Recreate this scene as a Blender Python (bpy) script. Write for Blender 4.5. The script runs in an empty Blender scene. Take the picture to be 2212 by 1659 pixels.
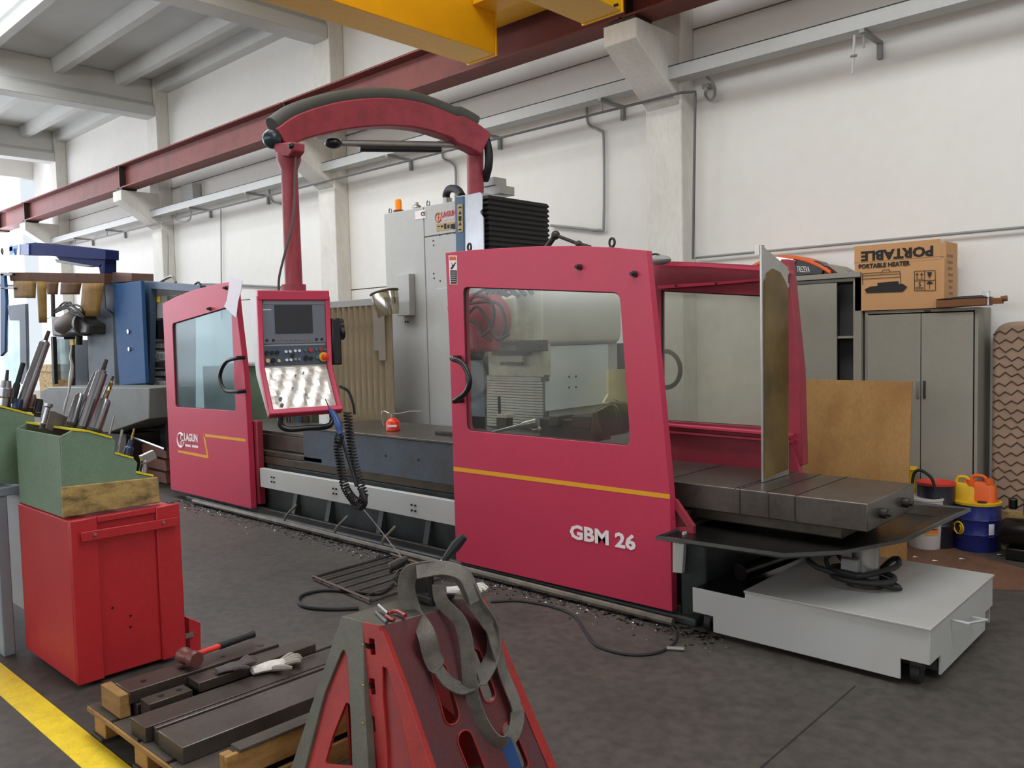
import bpy, bmesh, math, random
from mathutils import Vector, Matrix
random.seed(7)
V = Vector
sc = bpy.context.scene
COL = sc.collection
# ------------------------------------------------------------------ camera
FPX = 1799.8
YAW, PIT, ROL = math.radians(43.13365), math.radians(-3.27429), math.radians(-1.38234)
EYE = V((0, 0, 1.72))
_f = V((-math.sin(YAW)*math.cos(PIT), math.cos(YAW)*math.cos(PIT), math.sin(PIT)))
_r = V((math.cos(YAW), math.sin(YAW), 0)); _u = _r.cross(_f)
CR = _r*math.cos(ROL) + _u*math.sin(ROL); CU = -_r*math.sin(ROL) + _u*math.cos(ROL); CF = _f
cam_d = bpy.data.cameras.new('camera'); cam = bpy.data.objects.new('camera', cam_d); COL.objects.link(cam)
cam_d.sensor_width = 36; cam_d.sensor_fit = 'HORIZONTAL'; cam_d.lens = FPX/2212*36
cam_d.clip_start = .05; cam_d.clip_end = 200
cam.matrix_world = Matrix(((CR.x, CU.x, -CF.x, EYE.x), (CR.y, CU.y, -CF.y, EYE.y), (CR.z, CU.z, -CF.z, EYE.z), (0, 0, 0, 1)))
sc.camera = cam
# ------------------------------------------------------------------ light
w = bpy.data.worlds.new('world'); sc.world = w; w.use_nodes = True
w.node_tree.nodes['Background'].inputs[0].default_value = (.86, .93, 1, 1)
w.node_tree.nodes['Background'].inputs[1].default_value = .9
def area(name, loc, direction, sx, sy, power, col=(1, 1, 1)):
    d = bpy.data.lights.new(name, 'AREA'); d.shape = 'RECTANGLE'; d.size = sx; d.size_y = sy; d.energy = power; d.color = col
    o = bpy.data.objects.new(name, d); COL.objects.link(o); o.location = loc
    o.rotation_euler = V(direction).to_track_quat('-Z', 'Y').to_euler(); return o
SKYL = [(-19.2, 5.0), (-13.5, 5.2), (-7.7, 5.2), (-1.8, 5.2), (4.2, 5.0)]
for sx, wd in SKYL:
    area('skylight_lamp', (sx, 2.9, 6.80), (0, 0, -1), wd, 2.6, (170 if sx > -4 else 200) if sx > -16 else 110, (.93, .97, 1))
area('gable_daylight', (-23.6, 1.5, 4.2), (1, 0, -.05), 11, 4.6, 300, (.90, .94, 1))
area('side_window_daylight', (-6, -8.6, 3.9), (0, 1, -.1), 18, 2.2, 430, (.95, .98, 1))
sc.view_settings.view_transform = 'Standard'; sc.view_settings.look = 'None'
sc.view_settings.gamma = 1; sc.view_settings.use_curve_mapping = False
sc.view_settings.exposure = 0.08

# ------------------------------------------------------------------ projection helpers (pixel of the photograph -> point on a world plane)
def ray(x, y): return CR*((x-1106)/FPX) - CU*((y-829.5)/FPX) + CF
def PX(x, y, v): d = ray(x, y); return EYE + d*(v/d.x)
def PY(x, y, v): d = ray(x, y); return EYE + d*(v/d.y)
def PZ(x, y, v=0): d = ray(x, y); return EYE + d*((v-1.72)/d.z)
def PP(x, y, p0, n):
    d = ray(x, y); return EYE + d*((V(p0)-EYE).dot(n)/d.dot(n))
# ------------------------------------------------------------------ materials
def lin(c):
    out = []
    for v in c:
        v /= 255; out.append(v/12.92 if v <= .04045 else ((v+.055)/1.055)**2.4)
    return tuple(out)+(1,)
MATS = {}
def mat(name, col, rough=.5, metal=0, dirt=.25, dcol=None, scale=3, fine=0, bump=0, spec=.5, stretch=(1, 1, 1), emit=0, coat=0):
    if name in MATS: return MATS[name]
    m = bpy.data.materials.new(name); m.use_nodes = True; nt = m.node_tree; b = nt.nodes['Principled BSDF']
    c = lin(col); d = lin(dcol) if dcol else tuple(x*.45 for x in c[:3])+(1,)
    b.inputs['Roughness'].default_value = rough; b.inputs['Metallic'].default_value = metal
    b.inputs['Specular IOR Level'].default_value = spec
    if coat: b.inputs['Coat Weight'].default_value = coat; b.inputs['Coat Roughness'].default_value = .15
    if dirt > 0:
        tc = nt.nodes.new('ShaderNodeTexCoord'); mp = nt.nodes.new('ShaderNodeMapping'); mp.inputs['Scale'].default_value = stretch
        nt.links.new(tc.outputs['Object'], mp.inputs['Vector'])
        n = nt.nodes.new('ShaderNodeTexNoise'); n.inputs['Scale'].default_value = scale; n.inputs['Detail'].default_value = 7; n.inputs['Roughness'].default_value = .65
        nt.links.new(mp.outputs[0], n.inputs['Vector'])
        r = nt.nodes.new('ShaderNodeMapRange'); r.inputs[1].default_value = .42; r.inputs[2].default_value = .72; r.inputs[3].default_value = 0; r.inputs[4].default_value = dirt
        nt.links.new(n.outputs['Fac'], r.inputs[0])
        mx = nt.nodes.new('ShaderNodeMix'); mx.data_type = 'RGBA'; mx.inputs[6].default_value = c; mx.inputs[7].default_value = d
        nt.links.new(r.outputs[0], mx.inputs[0]); last = mx.outputs[2]
        if fine:
            n2 = nt.nodes.new('ShaderNodeTexNoise'); n2.inputs['Scale'].default_value = scale*14; n2.inputs['Detail'].default_value = 4
            nt.links.new(mp.outputs[0], n2.inputs['Vector'])
            r2 = nt.nodes.new('ShaderNodeMapRange'); r2.inputs[1].default_value = .35; r2.inputs[2].default_value = .7; r2.inputs[3].default_value = 1+fine; r2.inputs[4].default_value = 1-fine
            nt.links.new(n2.outputs['Fac'], r2.inputs[0])
            vm = nt.nodes.new('ShaderNodeVectorMath'); vm.operation = 'SCALE'
            nt.links.new(last, vm.inputs[0]); nt.links.new(r2.outputs[0], vm.inputs['Scale']); last = vm.outputs[0]
        nt.links.new(last, b.inputs['Base Color'])
        if bump:
            bp = nt.nodes.new('ShaderNodeBump'); bp.inputs['Strength'].default_value = bump; bp.inputs['Distance'].default_value = .01
            nt.links.new(n.outputs['Fac'], bp.inputs['Height']); nt.links.new(bp.outputs[0], b.inputs['Normal'])
    else: b.inputs['Base Color'].default_value = c
    if emit:
        b.inputs['Emission Color'].default_value = c; b.inputs['Emission Strength'].default_value = emit
    MATS[name] = m; return m
def glass(name, tint, haze, hcol=(200, 205, 200), gloss=.08):
    m = bpy.data.materials.new(name); m.use_nodes = True; nt = m.node_tree
    for n in list(nt.nodes):
        if n.type != 'OUTPUT_MATERIAL': nt.nodes.remove(n)
    out = [n for n in nt.nodes if n.type == 'OUTPUT_MATERIAL'][0]
    t = nt.nodes.new('ShaderNodeBsdfTransparent'); t.inputs[0].default_value = lin(tint)
    d = nt.nodes.new('ShaderNodeBsdfDiffuse'); d.inputs[0].default_value = lin(hcol)
    g = nt.nodes.new('ShaderNodeBsdfGlossy'); g.inputs['Roughness'].default_value = .12
    tc = nt.nodes.new('ShaderNodeTexCoord'); n = nt.nodes.new('ShaderNodeTexNoise'); n.inputs['Scale'].default_value = 2.5; n.inputs['Detail'].default_value = 5
    nt.links.new(tc.outputs['Object'], n.inputs['Vector'])
    r = nt.nodes.new('ShaderNodeMapRange'); r.inputs[1].default_value = .3; r.inputs[2].default_value = .7; r.inputs[3].default_value = haze*.5; r.inputs[4].default_value = haze*1.4
    nt.links.new(n.outputs['Fac'], r.inputs[0])
    a = nt.nodes.new('ShaderNodeMixShader'); nt.links.new(r.outputs[0], a.inputs[0]); nt.links.new(t.outputs[0], a.inputs[1]); nt.links.new(d.outputs[0], a.inputs[2])
    b = nt.nodes.new('ShaderNodeMixShader'); b.inputs[0].default_value = gloss; nt.links.new(a.outputs[0], b.inputs[1]); nt.links.new(g.outputs[0], b.inputs[2])
    nt.links.new(b.outputs[0], out.inputs[0]); return m
wallm = mat('painted_precast', (230, 227, 221), .85, dirt=.22, dcol=(206, 202, 192), scale=.6, fine=.012)
colm = mat('painted_column', (222, 219, 211), .85, dirt=.4, dcol=(165, 155, 138), scale=2.2, fine=.04, stretch=(1, 1, .35))
ceilm = mat('ceiling_concrete', (206, 206, 202), .9, dirt=.4, dcol=(180, 180, 176), scale=.7)
jointm = mat('joint_dark', (92, 92, 92), .9, dirt=0)
floorm = mat('workshop_concrete', (66, 60, 54), .66, dirt=.75, dcol=(46, 42, 37), scale=1.2, fine=.26, bump=.05)
redm = mat('crimson_enamel', (192, 52, 82), .42, dirt=.18, dcol=(150, 40, 66), scale=2.2, fine=.03)
redd = mat('crimson_enamel_worn', (152, 44, 62), .5, dirt=.5, dcol=(96, 26, 36), scale=4, fine=.05)
archm = mat('arm_crimson', (160, 58, 70), .5, dirt=.6, dcol=(92, 34, 40), scale=6, fine=.06)
cream = mat('machine_offwhite', (180, 181, 179), .45, dirt=.35, dcol=(168, 162, 148), scale=2, fine=.02)
creamd = mat('machine_offwhite_oily', (186, 182, 164), .4, dirt=.7, dcol=(118, 104, 72), scale=3, fine=.05)
creamwhite = mat('rail_white', (182, 183, 182), .5, dirt=.35, dcol=(176, 166, 142), scale=2)
steel = mat('ground_steel', (104, 98, 92), .33, .7, dirt=.6, dcol=(66, 56, 48), scale=3, fine=.08)
steeld = mat('dark_steel', (62, 58, 55), .5, .5, dirt=.6, dcol=(34, 30, 28), scale=4, fine=.1)
castb = mat('blue_grey_casting', (70, 80, 92), .55, .1, dirt=.75, dcol=(62, 54, 48), scale=2.6, fine=.08)
oily = mat('oily_casting', (74, 64, 50), .35, .2, dirt=.8, dcol=(30, 27, 24), scale=4, fine=.1)
basem = mat('bed_casting', (62, 68, 68), .5, .1, dirt=.9, dcol=(24, 24, 24), scale=2.4, fine=.1)
blackp = mat('black_plastic', (24, 24, 26), .32, dirt=0)
rubber = mat('black_rubber', (26, 25, 26), .65, dirt=0)
chrome = mat('bright_steel', (150, 150, 154), .24, 1, dirt=.3, scale=9)
galv = mat('galvanised_sheet', (214, 216, 222), .28, .9, dirt=.35, dcol=(150, 152, 158), scale=5)
alum = mat('satin_metal', (170, 168, 164), .35, .8, dirt=.3, scale=6)
greym = mat('grey_paint', (142, 143, 140), .5, dirt=.25, scale=3)
lockm = mat('locker_grey', (144, 140, 128), .5, dirt=.35, dcol=(122, 118, 104), scale=2, fine=.02)
lockd = mat('locker_inside', (84, 86, 82), .6, dirt=.3)
yellowm = mat('crane_yellow', (232, 172, 6), .45, dirt=.25, dcol=(190, 132, 10), scale=2, fine=.02)
rustm = mat('runway_primer', (124, 60, 52), .6, dirt=.5, dcol=(82, 40, 36), scale=2.5, fine=.05)
bluem = mat('blue_enamel', (44, 80, 124), .6, spec=.2, dirt=.3, dcol=(26, 46, 80), scale=4)
navym = mat('navy_enamel', (32, 40, 84), .8, dirt=.3, scale=4, spec=.1)
bgrey = mat('blue_grey_enamel', (104, 114, 124), .6, spec=.25, dirt=.5, dcol=(66, 68, 74), scale=2.4, fine=.03)
greenm = mat('green_enamel', (112, 136, 112), .55, dirt=.4, dcol=(92, 108, 88), scale=5, fine=.06)
cartred = mat('signal_red', (184, 40, 46), .42, dirt=.3, dcol=(150, 24, 30), scale=4, fine=.05)
castred = mat('casting_red', (158, 36, 32), .5, dirt=.5, dcol=(108, 24, 24), scale=7, fine=.1)
castmar = mat('casting_maroon', (94, 36, 38), .45, dirt=.8, dcol=(72, 52, 58), scale=6, fine=.12)
castgry = mat('machined_edge', (92, 90, 80), .5, .3, dirt=.5, scale=8, fine=.1)
linem = mat('floor_line_yellow', (240, 206, 30), .6, dirt=.5, dcol=(186, 150, 30), scale=9, fine=.08)
woodm = mat('pallet_wood', (160, 120, 66), .75, dirt=.75, dcol=(104, 70, 36), scale=6, stretch=(1, 1, 4), fine=.1)
woodd = mat('pallet_wood_dirty', (72, 64, 54), .75, dirt=.7, dcol=(46, 40, 34), scale=5, fine=.1)
plym = mat('plywood', (168, 126, 74), .7, dirt=.7, dcol=(134, 88, 42), scale=3.5, stretch=(1, 1, .6), fine=.07)
blockw = mat('wood_block', (176, 146, 88), .7, dirt=.95, dcol=(58, 46, 32), scale=9, stretch=(1, 1, 2), fine=.12)
cardm = mat('cardboard', (196, 148, 100), .8, dirt=.25, dcol=(170, 122, 78), scale=3)
printm = mat('black_print', (38, 32, 32), .8, dirt=0)
whitep = mat('white_print', (236, 226, 226), .6, dirt=0)
yelp = mat('amber_stripe', (226, 160, 24), .5, dirt=0)
redp = mat('red_print', (196, 44, 60), .6, dirt=0)
orap = mat('orange_print', (214, 92, 40), .6, dirt=0)
goldl = mat('gold_label', (170, 148, 100), .4, .3, dirt=.2)
strapm = mat('grey_webbing', (108, 102, 94), .85, dirt=.7, dcol=(58, 56, 52), scale=14, fine=.15)
strapb = mat('blue_webbing', (44, 84, 140), .85, dirt=.3, scale=14)
clothw = mat('glove_cotton', (214, 208, 200), .9, dirt=.5, dcol=(120, 112, 104), scale=25)
clothg = mat('glove_grimy', (92, 84, 82), .9, dirt=.6, dcol=(48, 44, 44), scale=25)
foil = mat('crumpled_film', (214, 208, 200), .25, .3, dirt=.6, dcol=(110, 100, 96), scale=5, bump=.5, stretch=(1, 1, 3.5))
orangem = mat('orange_plastic', (226, 96, 30), .4, dirt=.2, scale=5)
yelplas = mat('yellow_plastic', (220, 176, 24), .45, dirt=.35, dcol=(150, 110, 20), scale=6)
drumb = mat('drum_blue', (30, 38, 108), .35, dirt=.3, dcol=(18, 22, 60), scale=5)
whiteplas = mat('bucket_white', (206, 198, 196), .5, dirt=.3, dcol=(150, 140, 130), scale=6)
amber = mat('beacon_amber', (250, 140, 20), .2, dirt=0, emit=.15)
quiltm = mat('quilt_fabric', (158, 132, 112), .95, dirt=.4, dcol=(128, 104, 86), scale=6)
blacko = mat('black_oil', (14, 13, 13), .3, dirt=0)
stripm = mat('curtain_film_amber', (124, 96, 48), .7, spec=.1, dirt=.8, dcol=(92, 64, 36), scale=7)
bellm = mat('brown_bellows', (150, 136, 110), .6, dirt=.9, dcol=(84, 66, 44), scale=3, stretch=(1, 1, .3), fine=.06)
clear = glass('window_polycarbonate', (240, 243, 238), .05, (170, 172, 166))
clear2 = glass('door_polycarbonate_blue', (200, 220, 224), .13, (150, 176, 182))
fogged = glass('rear_polycarbonate', (236, 236, 230), .16, (170, 168, 158))
visorg = glass('visor_film', (190, 178, 140), .45, (110, 96, 60), .25)
polyy = glass('aged_polycarbonate', (150, 128, 80), .8, (120, 98, 58), .06)
bottle = glass('bottle_clear', (210, 214, 214), .3, (170, 174, 176), .2)

# ------------------------------------------------------------------ mesh building
class B:
    def __init__(s): s.v = []; s.f = []
    def add(s, vs, fs):
        n = len(s.v); s.v += [V(a) for a in vs]; s.f += [tuple(i+n for i in f) for f in fs]; return s
    def box(s, lo, hi):
        a, b = lo, hi
        vs = [(x, y, z) for z in (a[2], b[2]) for y in (a[1], b[1]) for x in (a[0], b[0])]
        return s.add(vs, [(0, 2, 3, 1), (4, 5, 7, 6), (0, 1, 5, 4), (1, 3, 7, 5), (3, 2, 6, 7), (2, 0, 4, 6)])
    def prism(s, pts, ext):
        n = len(pts); pts = [V(p) for p in pts]; e = V(ext)
        nn = sum(((pts[i]-pts[0]).cross(pts[(i+1) % n]-pts[0]) for i in range(1, n)), V())
        if nn.dot(e) > 0: pts.reverse()
        vs = pts+[p+e for p in pts]
        fs = [tuple(range(n)), tuple(range(2*n-1, n-1, -1))]+[((i+1) % n, i, n+i, n+(i+1) % n) for i in range(n)]
        return s.add(vs, fs)
    def obox(s, c, ax, ay, az):       # centre and three half axes
        c, ax, ay, az = V(c), V(ax), V(ay), V(az)
        return s.prism([c-ax-ay-az, c+ax-ay-az, c+ax+ay-az, c-ax+ay-az], az*2)
    def tube(s, path, r, n=8, closed=False, cap=True):
        path = [V(p) for p in path]; m = len(path); up = V((0, 0, 1)); rings = []; prev = None
        for i, p in enumerate(path):
            t = (path[(i+1) % m]-path[i-1]) if closed else (path[min(i+1, m-1)]-path[max(i-1, 0)])
            if t.length < 1e-9: t = V((0, 0, 1))
            t.normalize()
            if prev is None:
                a = t.cross(up)
                if a.length < .05: a = t.cross(V((1, 0, 0)))
            else:
                a = prev - t*prev.dot(t)
                if a.length < 1e-5: a = t.cross(up)
            a.normalize(); prev = a; b = t.cross(a)
            rr = r[i] if isinstance(r, (list, tuple)) else r
            rings.append([p+(a*math.cos(2*math.pi*k/n)+b*math.sin(2*math.pi*k/n))*rr for k in range(n)])
        vs = [q for ring in rings for q in ring]; fs = []
        for i in range(m if closed else m-1):
            j = (i+1) % m
            for k in range(n):
                k2 = (k+1) % n; fs.append((i*n+k, i*n+k2, j*n+k2, j*n+k))
        if cap and not closed: fs += [tuple(range(n-1, -1, -1)), tuple((m-1)*n+k for k in range(n))]
        return s.add(vs, fs)
    def cyl(s, a, b, r0, r1=None, n=16): return s.tube([a, b], [r0, r0 if r1 is None else r1], n)
    def lathe(s, base, axis, prof, n=20):   # prof: (distance along axis, radius)
        base = V(base); ax = V(axis).normalized()
        a = ax.cross(V((0, 0, 1)));
        if a.length < .05: a = V((1, 0, 0))
        a.normalize(); b = ax.cross(a); vs = []; fs = []; m = len(prof)
        for d, r in prof: vs += [base+ax*d+(a*math.cos(2*math.pi*k/n)+b*math.sin(2*math.pi*k/n))*r for k in range(n)]
        for i in range(m-1):
            for k in range(n): fs.append((i*n+k, i*n+(k+1) % n, (i+1)*n+(k+1) % n, (i+1)*n+k))
        fs += [tuple(range(n-1, -1, -1)), tuple((m-1)*n+k for k in range(n))]
        return s.add(vs, fs)
    def sphere(s, c, rx, ry=None, rz=None, n=12, m=8):
        ry = rx if ry is None else ry; rz = rx if rz is None else rz; vs = [V(c)+V((0, 0, -rz))]; fs = []
        for i in range(1, m):
            t = math.pi*i/m
            vs += [V(c)+V((rx*math.sin(t)*math.cos(2*math.pi*k/n), ry*math.sin(t)*math.sin(2*math.pi*k/n), -rz*math.cos(t))) for k in range(n)]
        vs.append(V(c)+V((0, 0, rz)))
        for k in range(n): fs.append((0, 1+(k+1) % n, 1+k)); fs.append((len(vs)-1, 1+(m-2)*n+k, 1+(m-2)*n+(k+1) % n))
        for i in range(m-2):
            for k in range(n): fs.append((1+i*n+k, 1+i*n+(k+1) % n, 1+(i+1)*n+(k+1) % n, 1+(i+1)*n+k))
        return s.add(vs, fs)
    def torus(s, c, ax, R, r, n=20, m=8):
        ax = V(ax).normalized(); a = ax.cross(V((0, 0, 1)))
        if a.length < .05: a = V((1, 0, 0))
        a.normalize(); b = ax.cross(a)
        return s.tube([V(c)+(a*math.cos(2*math.pi*k/n)+b*math.sin(2*math.pi*k/n))*R for k in range(n)], r, m, closed=True)
    def plate(s, outer, holes, ext):     # polygon with holes, extruded
        bm = bmesh.new()
        for loop in [outer]+list(holes):
            vs = [bm.verts.new(V(p)) for p in loop]
            for i in range(len(vs)): bm.edges.new((vs[i], vs[(i+1) % len(vs)]))
        bmesh.ops.triangle_fill(bm, use_beauty=True, use_dissolve=False, edges=bm.edges[:], normal=V(ext).normalized())
        r = bmesh.ops.extrude_face_region(bm, geom=bm.faces[:])
        bmesh.ops.translate(bm, verts=[g for g in r['geom'] if isinstance(g, bmesh.types.BMVert)], vec=V(ext))
        bmesh.ops.recalc_face_normals(bm, faces=bm.faces[:])
        bm.verts.index_update(); s.add([v.co.copy() for v in bm.verts], [tuple(v.index for v in f.verts) for f in bm.faces]); bm.free(); return s
    def ribbon(s, path, widths, t=.004):   # strap: list of points, list of width vectors
        vs = []; fs = []; m = len(path)
        for i in range(m):
            p = V(path[i]); wv = V(widths[i] if isinstance(widths, list) else widths)
            tg = V(path[min(i+1, m-1)])-V(path[max(i-1, 0)]); nn = tg.cross(wv)
            nn = nn.normalized()*t/2 if nn.length > 1e-7 else V((0, 0, t/2))
            vs += [p-wv/2-nn, p+wv/2-nn, p+wv/2+nn, p-wv/2+nn]
        for i in range(m-1):
            for k in range(4): fs.append((i*4+k, i*4+(k+1) % 4, i*4+4+(k+1) % 4, i*4+4+k))
        fs += [(3, 2, 1, 0), tuple((m-1)*4+k for k in range(4))]
        return s.add(vs, fs)
WL = {}
def part(name, b, m, parent=None, bevel=0, label=None, kind=None, at=None, ang=38):
    vs = b.v; lo = V([min(v[i] for v in vs) for i in range(3)]); hi = V([max(v[i] for v in vs) for i in range(3)])
    org = V(at) if at else V(((lo.x+hi.x)/2, (lo.y+hi.y)/2, lo.z))
    me = bpy.data.meshes.new(name); me.from_pydata([tuple(v-org) for v in vs], [], b.f); me.validate()
    bm = bmesh.new(); bm.from_mesh(me); bmesh.ops.recalc_face_normals(bm, faces=bm.faces[:]); bm.to_mesh(me); bm.free()
    me.polygons.foreach_set('use_smooth', [True]*len(me.polygons)); me.set_sharp_from_angle(angle=math.radians(ang))
    me.materials.append(m)
    o = bpy.data.objects.new(name, me); COL.objects.link(o); WL[o.name] = org
    if parent: o.parent = parent; o.location = org-WL[parent.name]
    else: o.location = org
    if bevel:
        md = o.modifiers.new('bevel', 'BEVEL'); md.width = bevel; md.segments = 2; md.limit_method = 'ANGLE'; md.angle_limit = math.radians(40)
    if label: o['label'] = label
    if kind: o['kind'] = kind
    return o
def thing(name, label, cat, loc, group=None, kind=None):
    o = bpy.data.objects.new(name, None); COL.objects.link(o); o.location = loc; WL[o.name] = V(loc); o.empty_display_size = .1
    if label: o['label'] = label; o['category'] = cat
    if group: o['group'] = group
    if kind: o['kind'] = kind
    return o
def solo(name, b, m, label, cat, group=None, bevel=0, kind=None):
    o = part(name, b, m, None, bevel, label, kind); o['category'] = cat
    if group: o['group'] = group
    return o
def struct(name, b, m, bevel=0, parent=None): return part(name, b, m, parent, bevel, kind=None if parent else 'structure')
def text(s, org, right, up, h, m, parent, name='lettering', width=None, bold=0, sx=1):
    c = bpy.data.curves.new('t', 'FONT'); c.body = s; c.size = 1; c.extrude = .02; c.offset = bold; c.resolution_u = 2
    o = bpy.data.objects.new('t', c); me = bpy.data.meshes.new_from_object(o); bpy.data.objects.remove(o); bpy.data.curves.remove(c)
    xs = [v.co.x for v in me.vertices]; ys = [v.co.y for v in me.vertices]
    x0, x1, y0, y1 = min(xs), max(xs), min(ys), max(ys); right = V(right).normalized(); up = V(up).normalized(); n = right.cross(up)
    k = h/(y1-y0); kx = width/(x1-x0) if width else k*sx
    b = B(); b.v = [V(org)+right*((v.co.x-x0)*kx)+up*((v.co.y-y0)*k)+n*(v.co.z*.06+.0015) for v in me.vertices]; b.f = [tuple(p.vertices) for p in me.polygons]
    bpy.data.meshes.remove(me); return part(name, b, m, parent)
def polyY(pts, Y, t): return B().prism([PY(x, y, Y) for x, y in pts], (0, t, 0))
def polyX(pts, X, t): return B().prism([PX(x, y, X) for x, y in pts], (t, 0, 0))
def polyZ(pts, Z, t): return B().prism([PZ(x, y, Z) for x, y in pts], (0, 0, t))
def bxY(x0, x1, y0, y1, Y, t):        # box with its front on the plane Y, seen between pixel columns x0..x1 and rows y0..y1 (read at mid column)
    xm = (x0+x1)/2; a = PY(x0, (y0+y1)/2, Y).x; b = PY(x1, (y0+y1)/2, Y).x
    return B().box((a, Y, PY(xm, y1, Y).z), (b, Y+t, PY(xm, y0, Y).z))
def bxX(x0, x1, y0, y1, X, t):
    xm = (x0+x1)/2; a = PX(x0, (y0+y1)/2, X).y; b = PX(x1, (y0+y1)/2, X).y
    return B().box((min(X, X+t), a, PX(xm, y1, X).z), (max(X, X+t), b, PX(xm, y0, X).z))
def rnd(pts, r, k=5):                 # rounded polygon corners
    out = []; n = len(pts); pts = [V(p) for p in pts]
    for i in range(n):
        p = pts[i]; a = (pts[i-1]-p); b = (pts[(i+1) % n]-p); ra = min(r, a.length*.45, b.length*.45); A = p+a.normalized()*ra; C = p+b.normalized()*ra
        for j in range(k+1):
            t = j/k; out.append(A*(1-t)**2+p*2*t*(1-t)+C*t*t)
    return out
def smooth(pts, k=6, closed=False):   # catmull-rom
    pts = [V(p) for p in pts]; n = len(pts); out = []
    for i in range(n if closed else n-1):
        p0 = pts[(i-1) % n] if closed or i > 0 else pts[0]*2-pts[1]; p1 = pts[i]; p2 = pts[(i+1) % n]
        p3 = pts[(i+2) % n] if closed or i < n-2 else pts[-1]*2-pts[-2]
        for j in range(k):
            t = j/k; out.append(.5*((2*p1)+(p2-p0)*t+(2*p0-5*p1+4*p2-p3)*t*t+(3*p1-p0-3*p2+p3)*t**3))
    if not closed: out.append(pts[-1])
    return out
def YP(pts, Y): return [PY(x, y, Y) for x, y in pts]
UP = V((0, 0, 1)); RX = V((1, 0, 0)); RY = V((0, 1, 0))
# ================================================================== setting
XL, XR, YF, YB, ZC = -24.0, 7.6, -9.0, 7.6, 6.86
struct('floor', B().box((XL, YF, -.1), (XR, YB+.2, 0)), floorm)
wb = struct('wall_back', B().box((XL, YB+.03, 0), (XR, YB+.25, ZC+.2)), jointm)
CX = [-21.83, -16.37, -10.6, -4.7, 1.2, 7.1]
edges = [XL]+CX+[XR]
for i in range(len(edges)-1):
    for z0, z1 in ((0, 2.47), (2.485, 4.765), (4.78, 7.1)):
        part('wall_panel', B().box((edges[i]+.006, YB, z0), (edges[i+1]-.006, YB+.06, z1)), wallm, wb)
for i, x in enumerate(CX):
    c = struct('trim_%d' % (i+1), B().box((x-.21, 7.35, 0), (x+.21, YB-.001, ZC-.003)), colm, .012)
    if i < 5:
        part('corbel', B().prism([(x-.19, 7.36, 4.655), (x-.19, 6.62, 4.655), (x-.19, 6.62, 4.47), (x-.19, 7.36, 3.98)], (.38, 0, 0)), colm, c, .01)
        for k in range(3):
            bb = B().cyl((x-.12+.12*k, 6.72, 4.655), (x-.12+.12*k, 6.72, 4.70), .025, n=8)
            part('anchor_bolt', bb, steeld, c)
    # transverse roof beam, with lower flange lip
    bmn = struct('trim_%d' % (i+11), B().prism([(x-.09, YF, ZC-.002), (x+.09, YF, ZC-.002), (x+.11, YF, 6.42), (x+.19, YF, 6.33), (x+.19, YF, 6.14), (x-.19, YF, 6.14), (x-.19, YF, 6.33), (x-.11, YF, 6.42)], (0, 7.35-YF-.002, 0)), ceilm, .01)
cl = struct('ceiling', B().box((XL, 4.5, ZC), (XR, YB+.2, ZC+.15)), ceilm)
part('ceiling_panel', B().box((XL, YF, ZC), (XR, 1.3, ZC+.15)), ceilm, cl)
for i in range(len(CX)-1):
    for y in (4.44, 5.66, 6.74, 7.46):
        wv = .11; a = CX[i]+.1; b = CX[i+1]-.1
        part('rib', B().prism([(a, y-wv, ZC), (a, y+wv if y < 7.4 else YB, ZC), (a, y+wv*.6 if y < 7.4 else YB, 6.62), (a, y-wv*.6, 6.62)], (b-a, 0, 0)), ceilm, cl)
for i, (sx, wd) in enumerate(SKYL):
    glow = mat('skylight_glass', (236, 242, 250), .4, dirt=0, emit=1.6)
    struct('window_%d' % (i+1), B().box((sx-wd/2, 1.35, 6.84), (sx+wd/2, 4.32, 6.855)), glow)
struct('wall_left', B().box((XL-.2, YF, 0), (XL, YB+.2, .6)).box((XL-.2, YF, 6.1), (XL, YB+.2, ZC)).box((XL-.2, YF, .6), (XL, -6, 6.1)), wallm)
gl = mat('gable_glazing', (240, 244, 255), .5, dirt=0, emit=2.6)
wg = struct('window_6', B().box((XL-.12, -6, .6), (XL-.08, YB-.3, 6.1)), gl)
for k in range(7):
    part('glazing_bar', B().box((XL-.08, -6+k*1.9-.02, .6), (XL-.04, -6+k*1.9+.02, 6.1)), greym, wg)
part('glazing_bar', B().box((XL-.08, -6, 3.3), (XL-.04, YB-.3, 3.36)), greym, wg)
struct('wall_right', B().box((XR, YF, 0), (XR+.2, YB+.2, ZC)), wallm)
wf = struct('wall_front', B().box((XL, YF-.2, 0), (XR, YF, 2.7)).box((XL, YF-.2, 5.1), (XR, YF, ZC)), wallm)
struct('window_7', B().box((XL, YF-.14, 2.7), (XR, YF-.1, 5.1)), mat('side_glazing', (236, 242, 250), .5, dirt=0, emit=1.1))
# small plugs and stains on the wall are in the paint; floor line
struct('trim_21', B().box((-20, 1.19, .0), (1.5, 1.325, .003)), linem)
# rust coloured floor patch beside the lockers
struct('trim_22', B().prism([(-4.0, 6.35, .001), (-1.9, 5.75, .001), (-1.2, 6.1, .001), (-1.25, 6.6, .001), (-1.9, 6.95, .001), (-4.0, 6.95, .001)], (0, 0, .002)), mat('rusty_floor', (104, 70, 48), .7, dirt=.8, dcol=(70, 50, 40), scale=4, fine=.15))

struct('trim_23', B().prism([PZ(x, y, .0008) for x, y in ((1640, 1659), (1846, 1481), (1849, 1482), (1646, 1659))], (0, 0, .0008)), mat('floor_joint', (34, 31, 29), .9, dirt=0))
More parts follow.
